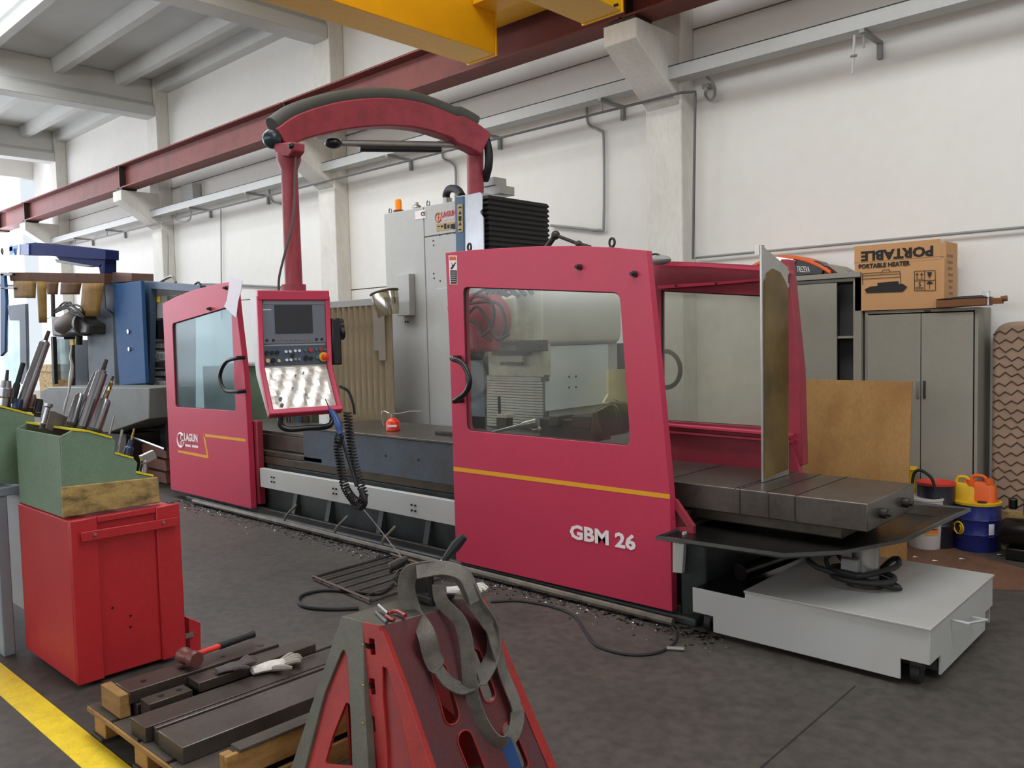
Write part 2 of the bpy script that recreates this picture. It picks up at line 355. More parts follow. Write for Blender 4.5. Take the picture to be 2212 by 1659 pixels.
# runway beam of the crane
rw = thing('runway_beam', 'long brown crane runway beam carried on the wall corbels', 'beam', (-10, 6.8, 4.68))
rx = [-24]+CX[:4]+[1.2, 7.5]
for i in range(len(rx)-1):
    a, b = rx[i]+.03, rx[i+1]-.03
    sec = [(-.15, 0), (.15, 0), (.15, .022), (.012, .03), (.012, .41), (.15, .418), (.15, .44), (-.15, .44), (-.15, .418), (-.012, .41), (-.012, .03), (-.15, .022)]
    part('beam_segment', B().prism([(a, 6.8+y, 4.70+z) for y, z in sec], (b-a, 0, 0)), rustm, rw)
    part('bearing_stiffener', B().box((a-.002, 6.665, 4.725), (a+.012, 6.785, 5.115)), steeld, rw)
    part('rail', B().box((a-.03, 6.77, 5.14), (b+.03, 6.83, 5.19)), steeld, rw)
    part('base_plate', B().box((a-.16, 6.66, 4.672), (a+.12, 6.94, 4.699)), steeld, rw)
# overhead crane
cr = thing('overhead_crane', 'yellow overhead travelling crane under the roof beams', 'crane', (-5.2, 2, 4.45))
g1 = part('girder', B().box((-6.13, -8.5, 4.47), (-5.74, 6.0, 5.25)), yellowm, cr, .008)
part('end_plate', B().box((-6.14, 6.001, 4.46), (-5.73, 6.02, 5.26)), yellowm, g1)
g2 = part('girder', B().box((-4.66, -8.5, 4.47), (-4.24, 6.0, 5.25)), yellowm, cr, .008)
part('end_plate', B().box((-4.67, 6.001, 4.46), (-4.23, 6.02, 5.26)), yellowm, g2)
ec = part('end_carriage', B().box((-6.9, 6.03, 4.98), (-3.4, 6.55, 5.28)), yellowm, cr, .01)
part('tie_plate', B().box((-5.73, 5.7, 4.86), (-4.67, 5.99, 4.90)), yellowm, cr, .005)
part('buffer', B().cyl((-5.45, 5.66, 4.93), (-5.45, 5.76, 4.93), .03), steeld, cr)
for x in (-6.5, -3.8): part('wheel', B().cyl((x, 6.72, 5.29), (x, 6.86, 5.29), .1, n=20), steeld, cr)
part('festoon_cable', B().tube(smooth([PY(1290, 2, 5.9), PY(1310, 14, 5.9), PY(1335, 10, 5.9)], 6), .012, 6), rubber, cr)

# cable tray and conduits
tr = thing('cable_tray', 'white painted cable tray running along the wall below the runway beam', 'cable tray', (-10, 7.25, 4.18))
part('channel', B().prism([(-23, y, z) for y, z in ((7.16, 4.19), (7.34, 4.19), (7.34, 4.20), (7.17, 4.20), (7.17, 4.31), (7.16, 4.31))], (30, 0, 0)), cream, tr)
part('lip', B().box((-23, 7.155, 4.311), (7, 7.175, 4.318)), steeld, tr)
for x in [-20.2, -18.4, -14.6, -12.6, -8.9, -7.2, -5.35, -2.65, -.5]:
    part('bracket', B().box((x-.02, 7.15, 4.155), (x+.02, 7.59, 4.185)).box((x-.02, 7.55, 4.03), (x+.02, 7.59, 4.16)), greym, tr)
    part('hanger_rod', B().cyl((x, 7.2, 4.04), (x, 7.2, 4.155), .009, n=6), greym, tr)
solo('air_pipe', B().tube(smooth([(-22, 7.2, 4.05), (-12, 7.2, 4.05), (-4.4, 7.2, 4.05)], 1)+[PY(1503, 198, 7.3)]+[PY(1502, 206, 7.33), PY(1499, 400, 7.33), PY(1497, 560, 7.33)], .014, 8), mat('pipe_dark', (92, 90, 88), .5, dirt=.3), 'thin grey pipe under the cable tray dropping beside the nearest column', 'pipe')
solo('air_pipe', B().tube([(-4.44, 7.55, 2.475), (-2.2, 7.55, 2.475), (3, 7.55, 2.475)], .012, 8), greym, 'thin grey pipe running level along the wall behind the cardboard box', 'pipe')
solo('conduit', B().tube(smooth(YP([(1268, 212), (1268, 255), (1275, 272), (1295, 282), (1304, 305), (1304, 480), (1296, 497), (1250, 493), (1190, 487)], 7.56), 4), .016, 8), greym, 'grey conduit bending down the wall above the black bellows', 'conduit')
solo('conduit', B().tube(smooth(YP([(955, 325), (958, 342), (975, 352), (984, 370), (984, 440)], 7.56), 4), .016, 8), greym, 'grey conduit dropping behind the grey electrical cabinet', 'conduit')
solo('conduit', B().tube(smooth(YP([(582, 405), (583, 425), (592, 437), (606, 440)], 7.56), 4), .016, 8), greym, 'short grey conduit stub beside the red pendant post', 'conduit')
solo('conduit', B().tube(YP([(477, 452), (478, 600), (479, 690)], 7.56), .011, 6), greym, 'thin vertical grey conduit above the left sliding door', 'conduit')
solo('conduit', B().tube(YP([(430, 613), (520, 616), (606, 620)], 7.56), .02, 6), greym, 'thick level grey conduit behind the white plastic sheet', 'conduit')
solo('conduit', B().tube(smooth(YP([(352, 498), (360, 505), (363, 520), (363, 600)], 7.33), 4), .011, 6), greym, 'thin grey conduit down the wall above the blue machine', 'conduit')
jb = thing('junction_box', 'small cream junction box on the wall above the cable tray', 'box', PY(403, 440, 7.5))
part('housing', bxY(390, 416, 398, 436, 7.42, .17), cream, jb, .01); part('cable_gland', B().cyl(PY(403, 436, 7.5), PY(403, 444, 7.5), .02, n=8), greym, jb)
solo('cable_loop', B().tube(smooth(YP([(385, 455), (378, 470), (392, 480), (410, 474), (413, 455)], 7.3), 5), .014, 6), greym, 'looped grey cable hanging from the tray beside the junction box', 'cable')
solo('cable_loop', B().tube(smooth(YP([(1527, 165), (1540, 180), (1544, 205), (1534, 217), (1524, 205), (1526, 190)], 7.5), 5), .014, 6), greym, 'looped grey cable on the wall beside the nearest column', 'cable')
so = thing('wall_socket', 'small grey wall socket next to the looped cable', 'socket', PY(1523, 188, 7.55)); part('housing', bxY(1516, 1531, 180, 190, 7.5, .1), greym, so, .005)
part('plug', B().cyl(PY(1524, 190, 7.5), PY(1526, 198, 7.5), .02, n=8), cream, so)
pr = thing('pull_rod', 'thin white rod hanging from the tray bracket on the right', 'rod', PY(1845, 90, 7.2))
part('rod', B().cyl(PY(1846, 76, 7.2), PY(1841, 160, 7.2), .012, n=8), cream, pr); part('collar', B().cyl(PY(1844, 119, 7.2), PY(1844, 122, 7.2), .03, n=8), greym, pr)
# ================================================================== milling machine
mm = thing('milling_machine', 'large crimson and off-white bed milling machine with two windowed sliding doors', 'milling machine', (-5, 4.6, 0))
ZL = PY(535, 925, 4.36).z
part('bed', B().box((-8.9, 4.32, 0), (-2.64, 5.2, .52)).box((-8.9, 4.18, 0), (-2.5, 4.32, .05)), basem, mm, .012)
part('bed_way', B().box((-8.7, 4.3, .521), (-2.65, 5.1, .60)).box((-8.7, 4.34, .6), (-2.65, 5.05, .64)), oily, mm, .008)
for i, x in enumerate((-8.0, -6.9, -6.35, -5.6, -5.0, -4.6)):
    part('bed_rib', B().prism([(x, 4.319, .03), (x, 4.24, .03), (x, 4.30, .28), (x, 4.319, .28)], (.06, 0, 0)), basem, mm)
rc = part('rail_cover', B().box((-7.34, 4.2, .31), (-2.6, 4.25, .495)), creamwhite, mm, .004)
for cx, cy in ((590, 1036), (724, 1061), (894, 1097), (1180, 1150)):
    c = PY(cx, cy, 4.2)
    for dx in (-.022, .022):
        for dz in (-.022, .022): part('cap_screw', B().cyl((c.x+dx, 4.199, c.z+dz), (c.x+dx, 4.19, c.z+dz), .0085, n=10), blackp, rc)
part('end_casting', B().prism([(-2.62, 4.22, .0), (-2.62, 4.22, .53), (-2.5, 4.3, .50), (-2.485, 4.3, 0)], (0, .8, 0)), basem, mm, .01)
part('end_cover', polyY([(1453, 1172), (1473, 1176), (1473, 1150), (1478, 1150), (1476, 1195), (1473, 1238), (1453, 1236)], 4.14, .03), cream, mm)
# travelling table
tb = part('table', B().box((-8.4, 4.36, .66), (-1.585, 5.09, .81)), steel, mm, .006)
for X in (1475, 1540, 1598, 1655, 1675, 1720, 1728): pass
for a, b in (((1468, 1028), (1600, 998)), ((1610, 1052), (1712, 1020)), ((1672, 1058), (1782, 1023)), ((1724, 1068), (1838, 1029)), ((1597, 1052), (1640, 1040))):
    p, q = PZ(*a, .811), PZ(*b, .811); part('joint_strip', B().box((p.x-.004, 4.36, .8105), (p.x+.004, 5.09, .8125)), steeld, tb)
for px in (1598, 1660, 1717): x = PY(px, 1075, 4.36).x; part('joint_strip', B().box((x-.003, 4.355, .665), (x+.003, 4.3595, .8)), steeld, tb)
for y in (4.55, 4.9): part('end_bolt', B().cyl((-1.584, y, .73), (-1.55, y, .73), .028, n=12).cyl((-1.56, y, .73), (-1.53, y, .73), .016, n=8), steeld, tb)
part('table_underside', B().box((-8.3, 4.45, .58), (-1.75, 5.0, .659)), oily, mm, .01)
# left low table and raised block
part('table_extension', B().box((-8.6, 4.36, .812), (-6.62, 5.05, ZL)), steel, mm, .004)
zb = PY(800, 937, 4.3).z
x0 = PY(655, 960, 4.3).x; x1 = -3.9
part('fixture_block', B().box((x0, 4.3, .585), (x1, 5.06, zb-.02)), castb, mm, .006)
part('block_top', B().box((x0+.05, 4.29, zb-.0195), (x1, 5.08, zb)), steel, mm, .004)
for px in (757, 833, 904): p = PY(px, 985-(833-px)*.12, 4.3); part('plug_hole', B().cyl((p.x, 4.298, p.z), (p.x, 4.302, p.z), .012, n=8), blackp, mm)
part('way_wiper', B().box((-8.4, 4.30, .60), (x0+.3, 4.44, .655)), oily, mm, .01)
# ---- doors
def door(outline, window, name='sliding_door', pane=clear, m=redm, Y=4.15, t=.06, rr=.05, inner=None):
    o = [PY(x, y, Y) for x, y in outline]; wn = rnd([PY(x, y, Y) for x, y in window], rr)
    d = part(name, B().plate(o, [wn], (0, t, 0)), m, mm, .003)
    c = sum(wn, V())/len(wn); big = [c+(p-c)*1.01 for p in wn]
    part('window_pane', B().prism([p+V((0, .02, 0)) for p in [c+(p-c)*1.0 for p in wn]], (0, .006, 0)), pane, d)
    rim = [p+V((0, .012, 0)) for p in wn]; part('window_gasket', B().tube(rim, .006, 6, closed=True), rubber, d)
    return d
D1 = door([(962, 546), (1020, 540), (1080, 536), (1160, 532), (1240, 531), (1320, 534), (1396, 541), (1422, 800), (1447, 1072), (1452, 1322), (985, 1212), (978, 960), (972, 780)],
          [(1000, 620), (1338, 632), (1362, 963), (1008, 930)])
D2 = door([(351, 656), (380, 641), (415, 627), (450, 618), (488, 610), (505, 609), (513, 687), (528, 811), (537, 977), (543, 1099), (369, 1057), (360, 860)],
          [(372, 699), (499, 661), (509, 888), (379, 879)], pane=clear2, rr=.04)
def handle(pts, d): 
    p = [PY(x, y, 4.07) for x, y in pts]; a = V((p[0].x, 4.15, p[0].z)); b = V((p[-1].x, 4.15, p[-1].z))
    part('handle', B().tube([a]+smooth(p, 5)+[b], .02, 10), blackp, d)
handle([(976, 774), (1000, 786), (1014, 820), (1006, 848), (981, 866)], D1)
handle([(512, 773), (488, 782), (475, 812), (485, 842), (514, 846)], D2)
for x, y, dd in ((1253, 577, D1), (1372, 592, D1), (455, 667, D2), (490, 622, D2)):
    p = PY(x, y, 4.15); part('bolt', B().cyl(p, p-V((0, .02, 0)), .02, n=8).cyl(p-V((0, .02, 0)), p-V((0, .045, 0)), .011, n=8), steeld, dd)
for x, y in ((1014, 534), (1322, 524)):
    p = PY(x, y, 4.18); part('lifting_eye', B().torus(p, (.3, 1, 0), .026, .008, 16, 6).cyl(p-V((0, 0, .065)), p-V((0, 0, .03)), .012, n=8), steeld, D1)
def stripe(pts, d, m=yelp): part('stripe', B().prism([PY(x, y, 4.15)-V((0, .0015, 0)) for x, y in pts], (0, .001, 0)), m, d)
stripe([(980, 1008), (1447, 1068), (1447, 1078), (980, 1017)], D1)
stripe([(385, 972), (449, 984), (448, 990), (385, 977)], D2)
stripe([(439, 939), (442, 938), (451, 988), (448, 989)], D2)
stripe([(440, 937), (530, 948), (531, 954), (441, 943)], D2)
def ptext(s, a, b, h, Y, m, par, **k):     # text between two pixels on plane Y, height in pixels
    p, q = PY(*a, Y), PY(*b, Y); H = PY(a[0], a[1]-h, Y).z-p.z
    return text(s, p-V((0, .002, 0)), q-p if abs(q.z-p.z) > 1e9 else V((1, 0, (q.z-p.z)/(q.x-p.x))), UP, H, m, par, width=(q-p).length, **k)
def ptxt(s, a, b, h, Y, m, par, **k):
    p, q = PY(*a, Y), PY(*b, Y); H = PY(a[0], a[1]-h, Y).z-p.z
    return text(s, p-V((0, .002, 0)), V((1, 0, 0)), UP, H, m, par, width=q.x-p.x, **k)
ptxt('GBM 26', (1232, 1163), (1374, 1186), 32, 4.15, whitep, D1, bold=.035)
ptxt('LAGUN', (399, 952), (428, 957), 17, 4.15, whitep, D2, bold=.04)
for k in range(2):
    stripe([(400+k*15, 959+k*2), (412+k*16, 961+k*2), (412+k*16, 966+k*2), (400+k*15, 964+k*2)], D2, whitep)
def logo(cx, cy, rx, ry, Y, m, par):
    c = PY(cx, cy, Y); ax = abs(PY(cx+rx, cy, Y).x-c.x); az = abs(PY(cx, cy-ry, Y).z-c.z); y = Y-.002
    o = [V((c.x+ax*math.cos(t*math.pi/12), y, c.z+az*math.sin(t*math.pi/12))) for t in range(3, 24)]
    b = B().tube(o, ax*.14, 6)
    b.box((c.x-ax*.1, y-.001, c.z-az*1), (c.x+ax*.15, y, c.z+az*.6)).box((c.x-ax*.1, y-.001, c.z-az*.1), (c.x+ax*.9, y, c.z+az*.12)).box((c.x-ax*.1, y-.001, c.z+az*.6), (c.x+ax*.8, y, c.z+az*.78))
    part('emblem', b, m, par)
logo(391, 951, 7, 15, 4.15, whitep, D2)
# warning label
wl = part('warning_label', B().prism([PY(x, y, 4.15)-V((0, .001, 0)) for x, y in ((969, 552), (987, 552), (988, 614), (972, 614))], (0, .0008, 0)), whitep, D1)
def onl(pts, m, nm='label_print', par=None, dy=.0018, Y=4.15): part(nm, B().prism([PY(x, y, Y)-V((0, dy, 0)) for x, y in pts], (0, .0006, 0)), m, par)
onl([(971, 554), (985, 554), (986, 562), (971, 562)], orap, par=D1)
onl([(973, 584), (987, 584), (987, 613), (974, 613)], printm, par=D1)
for k in range(6): onl([(975, 587+k*4.2), (985, 587+k*4.2), (985, 588.2+k*4.2), (975, 588.2+k*4.2)], whitep, par=D1, dy=.0026)
onl([(975, 566), (979, 573), (984, 566), (985, 568), (981, 576), (977, 582), (973, 581), (977, 574)], printm, par=D1)
# gusset at the big door
part('door_gusset', B().plate(YP([(1453, 1078), (1459, 1080), (1497, 1137), (1497, 1160), (1453, 1146)], 4.2), [YP([(1458, 1100), (1484, 1138), (1458, 1140)], 4.2)], (0, .03, 0)), redd, mm)
part('gusset_web', B().prism(YP([(1453, 1084), (1490, 1138), (1490, 1150), (1453, 1142)], 4.215), (0, .005, 0)), mat('gusset_dark_red', (92, 26, 38), .5, dirt=.4), mm)  # dark red plate filling the gusset opening
part('hose_ring', B().torus(PY(1438, 798, 5.5), (.1, 1, 0), .14, .018, 28, 8), rubber, mm)
part('door_rail', B().box((-9.25, 4.215, .03), (-2.62, 4.25, .10)), steeld, mm, .006)
part('left_guard_end', B().box((-7.56, 4.22, .12), (-7.40, 4.29, .95)), redd, mm, .01)
# ---- rear guard
RG = door([(1400, 563), (1500, 566), (1600, 571), (1700, 578), (1728, 990), (1400, 985)], [(1428, 628), (1682, 641), (1694, 925), (1428, 908)], 'rear_guard', fogged, redd, 5.3, .05, .004)
part('top_rail', polyY([(1404, 566), (1500, 568), (1640, 577), (1704, 584), (1704, 590), (1640, 584), (1500, 575), (1404, 573)], 5.2, .08), redm, RG)
part('cross_bar', polyY([(1420, 617), (1560, 608), (1640, 601), (1640, 607), (1560, 614), (1421, 624)], 5.26, .03), redm, RG)
part('corner_post', B().prism([PY(1686, 560, 5.26), PY(1703, 560, 5.26), PY(1727, 800, 5.26), PY(1733, 1006, 5.26), PY(1700, 1006, 5.26)], (0, .1, 0)), redd, mm, .006)
part('lower_guard', polyY([(1430, 916), (1700, 935), (1730, 1030), (1436, 1005)], 5.22, .06), redd, mm)
for k in range(2): part('guard_ledge', polyY([(1430, 916+k*14), (1705, 938+k*14), (1705, 943+k*14), (1430, 920+k*14)], 5.16, .07), redm if k == 0 else redd, mm)
for x, y in ((1461, 617), (1547, 612)): p = PY(x, y, 5.26); part('bolt', B().cyl(p, p-V((0, .012, 0)), .008, n=8), steeld, RG)
# ---- column, ways, ram and head behind the doors
XC = -4.58
part('column', B().box((-5.15, 5.36, 0), (XC-.01, 6.35, PX(1250, 585, XC).z)).box((-5.15, 5.5, 0), (-5.0, 5.75, 2.9)), cream, mm, .015)
cs = part('column_side_cover', bxX(1171, 1309, 746, 880, XC, .03), mat('cover_pale_blue_white', (204, 210, 212), .45, dirt=.2, dcol=(176, 176, 168), scale=2), mm, .004)
for x, y in ((1229, 814), (1244, 813), (1229, 837), (1244, 836)): p = PX(x, y, XC+.03); part('screw', B().cyl(p, p+V((.004, 0, 0)), .009, n=8), steeld, cs)
part('column_base', B().box((-5.6, 5.3, 0), (XC+.02, 6.5, 1.02)), greym, mm, .02)
# slatted telescopic cover
sl = part('way_cover', bxY(1050, 1170, 816, 925, 5.22, .06), mat('slat_backing', (96, 94, 86), .5, .3, dirt=.4), mm)
n = 18
for k in range(n):
    y0 = 818+k*5.95; part('slat', bxY(1052, 1171, y0, y0+4.8, 5.2, .02), mat('slat_metal', (186, 182, 172), .35, .5, dirt=.4, dcol=(120, 112, 98), scale=6), sl, .002)
part('wiper_bracket', bxY(1052, 1176, 812, 818, 5.17, .05), alum, mm); part('wiper_bracket', bxY(1168, 1178, 810, 824, 5.15, .05), steeld, mm)
part('saddle', bxY(1054, 1170, 745, 814, 5.12, .12), creamd, mm, .01)
part('saddle_step', bxY(1062, 1140, 758, 768, 5.06, .06), steeld, mm); part('saddle_step', bxY(1076, 1128, 768, 786, 5.07, .05), creamd, mm, .004); part('saddle_step', bxY(1080, 1126, 782, 789, 5.05, .03), steeld, mm)
part('spindle_lock', bxY(1113, 1162, 735, 760, 4.98, .13), steeld, mm, .01)
part('side_apron', bxY(1008, 1048, 780, 925, 5.3, .05), bgrey, mm)
part('side_apron', bxY(1046, 1060, 770, 922, 5.24, .05), steeld, mm)
# ram: long housing with a rounded belly
XM = -4.5
ry = [PX(1172, 700, XM).y, PX(1420, 700, XM).y]; zt = PX(1250, 590, XM).z; zbm = PX(1250, 745, XM).z
prof = [(0, zt), (0, zbm+.09), (-.02, zbm+.03), (-.07, zbm), (-.9, zbm), (-.98, zbm+.05), (-1.0, zbm+.1), (-1.0, zt)]
part('ram', B().prism([(XM+x, ry[0], z) for x, z in prof], (0, 1.1, 0)), mat('ram_cover', (206, 204, 192), .4, dirt=.3, dcol=(176, 168, 144), scale=2.5), mm, .01)
part('ram_nose', B().prism([PX(1112, 640, XM-.1), PX(1150, 616, XM-.1), PX(1172, 650, XM-.1), PX(1173, 745, XM-.1), PX(1118, 738, XM-.1)], (-.75, 0, 0)), creamd, mm, .02)
nc = PX(1128, 690, XM-.4)
p = V((-4.88, 4.84, 1.87))
part('nose_ring', B().lathe((-4.97, 5.06, 1.87), (0, 1, 0), [(0, .18), (.03, .2), (.22, .21)], 28), redd, mm)
hd = part('milling_head', B().lathe(p, (.15, 1, 0), [(0, .1), (.05, .17), (.12, .2), (.22, .21)], 28), redd, mm)
part('head_body', B().obox(p+V((-.07, .0, -.07)), V((.14, 0, 0)), V((0, .15, 0)), V((-.04, 0, .2))).sphere(p+V((-.02, .0, .03)), .16, .16, .19, 16, 10), redd, mm, .03)
part('spindle_nose', B().cyl(p+V((-.06, -.0, -.27)), p+V((-.06, -.0, -.34)), .08, .06, 18), steeld, mm)
for P_ in ([(1004, 668), (1010, 648), (1040, 640), (1066, 664), (1062, 706), (1042, 726)], [(1008, 682), (1030, 662), (1052, 690), (1074, 730), (1100, 722)], [(1010, 690), (1030, 700), (1044, 722), (1060, 736)], [(1012, 656), (1050, 652), (1080, 660), (1092, 700), (1084, 730)], [(1006, 664), (1030, 634), (1064, 622), (1096, 640)]):
    part('coolant_hose', B().tube(smooth(YP(P_, 4.6), 5), .013, 7), rubber, mm)
for k in range(4):
    s0 = PY(1045+k*14, 640-k*3, 5.0); part('hose_fitting', B().tube(smooth([s0, s0+V((.1, 0, .05)), s0+V((.2, 0, .03+.02*k)), s0+V((.32, 0, -.03))], 4), .02, 8), steeld, mm)
# upper bellows, plates, top cap
bx0, bx1, by0, by1 = -5.2, -4.95, 5.05, PX(1187, 480, -4.95).y
zt2 = PX(1060, 421, -4.95).z; zb2 = PX(1120, 545, -4.95).z
bl = part('bellows_core', B().box((bx0+.03, by0+.03, zb2-.35), (bx1-.03, by1-.03, zt2)), rubber, mm)
N = 13; dz = (zt2-zb2+.1)/N
for k in range(N):
    z1 = zt2-k*dz
    b = B(); e = .014
    r0 = [(bx0+e, by0+e), (bx1-e, by0+e), (bx1-e, by1-e), (bx0+e, by1-e)]; r1 = [(bx0, by0), (bx1, by0), (bx1, by1), (bx0, by1)]
    vs = [(x, y, z1) for x, y in r0]+[(x, y, z1-dz*.55) for x, y in r1]+[(x, y, z1-dz*.7) for x, y in r1]+[(x, y, z1-dz) for x, y in r0]
    fs = []
    for j in range(3):
        for i in range(4): fs.append((j*4+i, j*4+(i+1) % 4, j*4+4+(i+1) % 4, j*4+4+i))
    fs += [(0, 1, 2, 3), (15, 14, 13, 12)]; b.add(vs, fs); part('bellows_fold', b, rubber, bl)
part('top_block', bxY(1041, 1067, 384, 402, 5.3, .16), alum, mm, .004); part('top_block', bxY(1043, 1078, 402, 421, 5.32, .2), alum, mm, .004)
part('shiny_plate', B().prism([PY(x, y, 5.0) for x, y in ((1001, 425), (1010, 421), (1037, 415), (1041, 420), (1041, 452), (1037, 458), (1044, 470), (1045, 590), (1003, 592))], (0, .01, 0)), galv, mm)
sp = part('blue_strip', B().prism([PY(x, y, 4.99) for x, y in ((984, 426), (1001, 424), (1002, 600), (986, 600))], (0, .05, 0)), mat('strip_blue', (70, 102, 130), .4, dirt=.2), mm)
part('strip_side', B().prism([PY(x, y, 5.05) for x, y in ((986, 424), (1040, 416), (1042, 700), (988, 700))], (0, .3, 0)), cream, mm)
part('axis_label', B().prism([PY(x, y, 4.985) for x, y in ((987, 442), (999, 440), (1000, 500), (989, 502))], (0, .002, 0)), goldl, sp)
for k, yy in enumerate((448, 460, 472, 484, 496)):
    c = PY(993.5, yy, 4.984); part('axis_mark', B().prism([c+V((-.02, 0, -.012)), c+V((.02, 0, -.012)), c+V((0.004*(k % 2), 0, .022))], (0, .001, 0)) if k in (1, 3) else B().box(c-V((.018, 0, .006 if k != 2 else .02)), c+V((.018, .001, .006 if k != 2 else .02))), printm, sp)
# lamp arms over the door top
part('lamp_arm', B().tube(YP([(1178, 538), (1200, 508)], 4.9), .022, 8).tube(YP([(1200, 508), (1252, 528)], 4.9), .013, 8).sphere(PY(1200, 508, 4.9), .035).sphere(PY(1250, 527, 4.9), .026).tube(YP([(1252, 527), (1275, 534)], 4.9), .014, 8), steeld, mm)
part('work_lamp', B().sphere(PY(1425, 562, 5.1), .09, .06, .035), greym, mm); part('lamp_cord', B().tube(smooth(YP([(1400, 552), (1418, 549), (1432, 557)], 5.1), 4), .008, 6), rubber, mm)
# ---- pendant arm
pb = V((-5.12, 5.12, 0)); zc = lambda y, px=1040, d=7.42: 1.72+(728-y)/1800*d
part('arm_post', B().cyl(PY(1026, 420, 5.12)-V((0, 0, .3)), PY(1026, 300, 5.12), .072, n=24), archm, mm)
A0 = PY(1034, 300, 5.12); A1 = PY(600, 290, 3.3)
pts_px = [(600, 300), (640, 276), (700, 257), (760, 246), (830, 242), (900, 250), (960, 270), (1010, 291), (1042, 312)]
arc = []
for i, (x, y) in enumerate(pts_px):
    t = (x-600)/442; Yv = 3.3+t*1.82; arc.append(PY(x, y, Yv))
arc = smooth(arc, 4); top = []; bot = []
for i, p in enumerate(arc):
    t = i/(len(arc)-1); h = .085+.035*math.sin(math.pi*t)+(.03 if t > .8 else 0); tg = (arc[min(i+1, len(arc)-1)]-arc[max(i-1, 0)]).normalized()
    nz = (UP-tg*UP.dot(tg)).normalized(); top.append(p+nz*h*.8); bot.append(p-nz*h)
side = V((arc[-1].x-arc[0].x, arc[-1].y-arc[0].y, 0)).normalized().cross(UP)*.07
vs = []; fs = []
for a, b_ in zip(top, bot): vs += [a-side, a+side, b_+side, b_-side]
for i in range(len(top)-1):
    for k in range(4): fs.append((i*4+k, i*4+(k+1) % 4, i*4+4+(k+1) % 4, i*4+4+k))
fs += [(0, 1, 2, 3), tuple((len(top)-1)*4+k for k in (3, 2, 1, 0))]
AR = part('pendant_arm', B().add(vs, fs), archm, mm, .012)
part('arm_channel', B().tube([a+V((0, 0, .03)) for a in top[:-3]], .062, 10), mat('arm_top_grey', (74, 76, 70), .6, dirt=.4), AR)
part('arm_end_knob', B().sphere(PY(588, 300, 3.25), .07, .07, .07, 16, 10), mat('knob_teal', (34, 52, 58), .3, dirt=0), AR)
part('arm_knob', B().sphere(PY(629, 315, 3.2), .022), blackp, AR)
part('arm_clevis', B().prism([PY(x, y, 3.24) for x, y in ((592, 310), (632, 306), (632, 325), (622, 338), (603, 338), (590, 325))], (0, .1, 0)), archm, AR, .01)
pc = PY(615, 335, 3.3)
zpan = PY(630, 630, 3.3).z
part('pendant_post', B().lathe((pc.x+.02, 3.32, zpan), UP, [(0, .085), (.05, .085), (.051, .062), (pc.z-zpan-.14, .058), (pc.z-zpan-.1, .06), (pc.z-zpan-.04, .085), (pc.z-zpan+.01, .085)], 24), archm, mm)
part('gas_spring', B().tube([PY(735, 309, 3.86), PY(990, 313, 4.92)], .026, 12), alum, AR)
part('spring_sleeve', B().tube([PY(775, 320, 4.02), PY(950, 322, 4.75)], .03, 10), blackp, AR)
part('spring_end', B().sphere(PY(720, 310, 3.8), .07, .07, .04, 12, 8), blackp, AR)
part('arm_hose', B().tube(smooth([PY(1050, 300, 5.15), PY(1056, 330, 5.15), PY(1055, 360, 5.15), PY(1048, 388, 5.2)], 5), .035, 10), rubber, AR)
part('arm_cable', B().tube(smooth([PY(640, 318, 3.3), PY(637, 400, 3.3), PY(632, 480, 3.26), PY(612, 560, 3.22), PY(603, 600, 3.22), PY(602, 632, 3.25)], 5), .009, 6), mat('cable_grey', (88, 86, 82), .6, dirt=0), AR)
# ---- pendant control panel
wv = V((.26, .966, 0)).normalized(); nv = V((wv.y, -wv.x, 0)); PWID = .56
O = PY(559, 720, 3.04); O = V((O.x, O.y, 0))
def dep(P): return (P-EYE).dot(CF)
def pan(px, py, d=0):
    """point on the vertical face plane of the pendant (offset d outwards)"""
    return PP(px, py, O+nv*d, nv)
topz = pan(634, 640).z; kz = pan(634, 792).z; LN = V((nv.x, nv.y, 0))
botd = .19; pb0 = PP(650, 888, O+nv*botd, nv); botz = pb0.z
def prof_side(s, k=1): return [(O+wv*s)+V((0, 0, topz)), (O+wv*s)+V((0, 0, kz)), (O+wv*s)+nv*botd+V((0, 0, botz)), (O+wv*s)+nv*(botd-.07)+V((0, 0, botz-.02)), (O+wv*s)-nv*.12+V((0, 0, kz-.06)), (O+wv*s)-nv*.2+V((0, 0, topz-.25)), (O+wv*s)-nv*.2+V((0, 0, topz))]
PWID = (pan(709, 690)-O).dot(wv)
CP = part('control_panel', B().prism(prof_side(.0), wv*PWID), cream, mm, .01)
# crimson front frame
fr = .035
ft = lambda s, z, d: O+wv*s+nv*d+V((0, 0, z))
low = (V((0, 0, botz))+nv*botd-V((0, 0, kz))); lown = wv.cross(low).normalized(); lown = lown if lown.dot(nv) > 0 else -lown
b = B()
b.obox(ft(PWID/2, topz+.005, .005), wv*(PWID/2+.005), nv*.03, V((0, 0, .035)))
for s in (0.008, PWID-.008):
    b.prism([ft(s-.018, topz, -.012), ft(s-.018, topz, .03), ft(s-.018, kz, .03), ft(s-.018, botz-.01, botd+.03), ft(s-.018, botz-.015, botd-.03), ft(s-.018, kz, -.02)], wv*.036)
b.obox(ft(PWID/2, botz-.005, botd+.0), wv*(PWID/2+.01), lown*.032, low.normalized()*.02)
part('panel_frame', b, redm, CP, .008)
def face(x0, y0, x1, y1, m, nm, t=.006, d=.0, bevel=0):
    a, b1, c1, e = pan(x0, y0), pan(x1, y0), pan(x1, y1), pan(x0, y1)
    return part(nm, B().prism([q+nv*d for q in (a, b1, c1, e)], nv*t), m, CP, bevel)
bez = mat('bezel_grey', (110, 116, 126), .45, dirt=.15); bezd = mat('bezel_slate', (74, 86, 102), .45, dirt=.2)
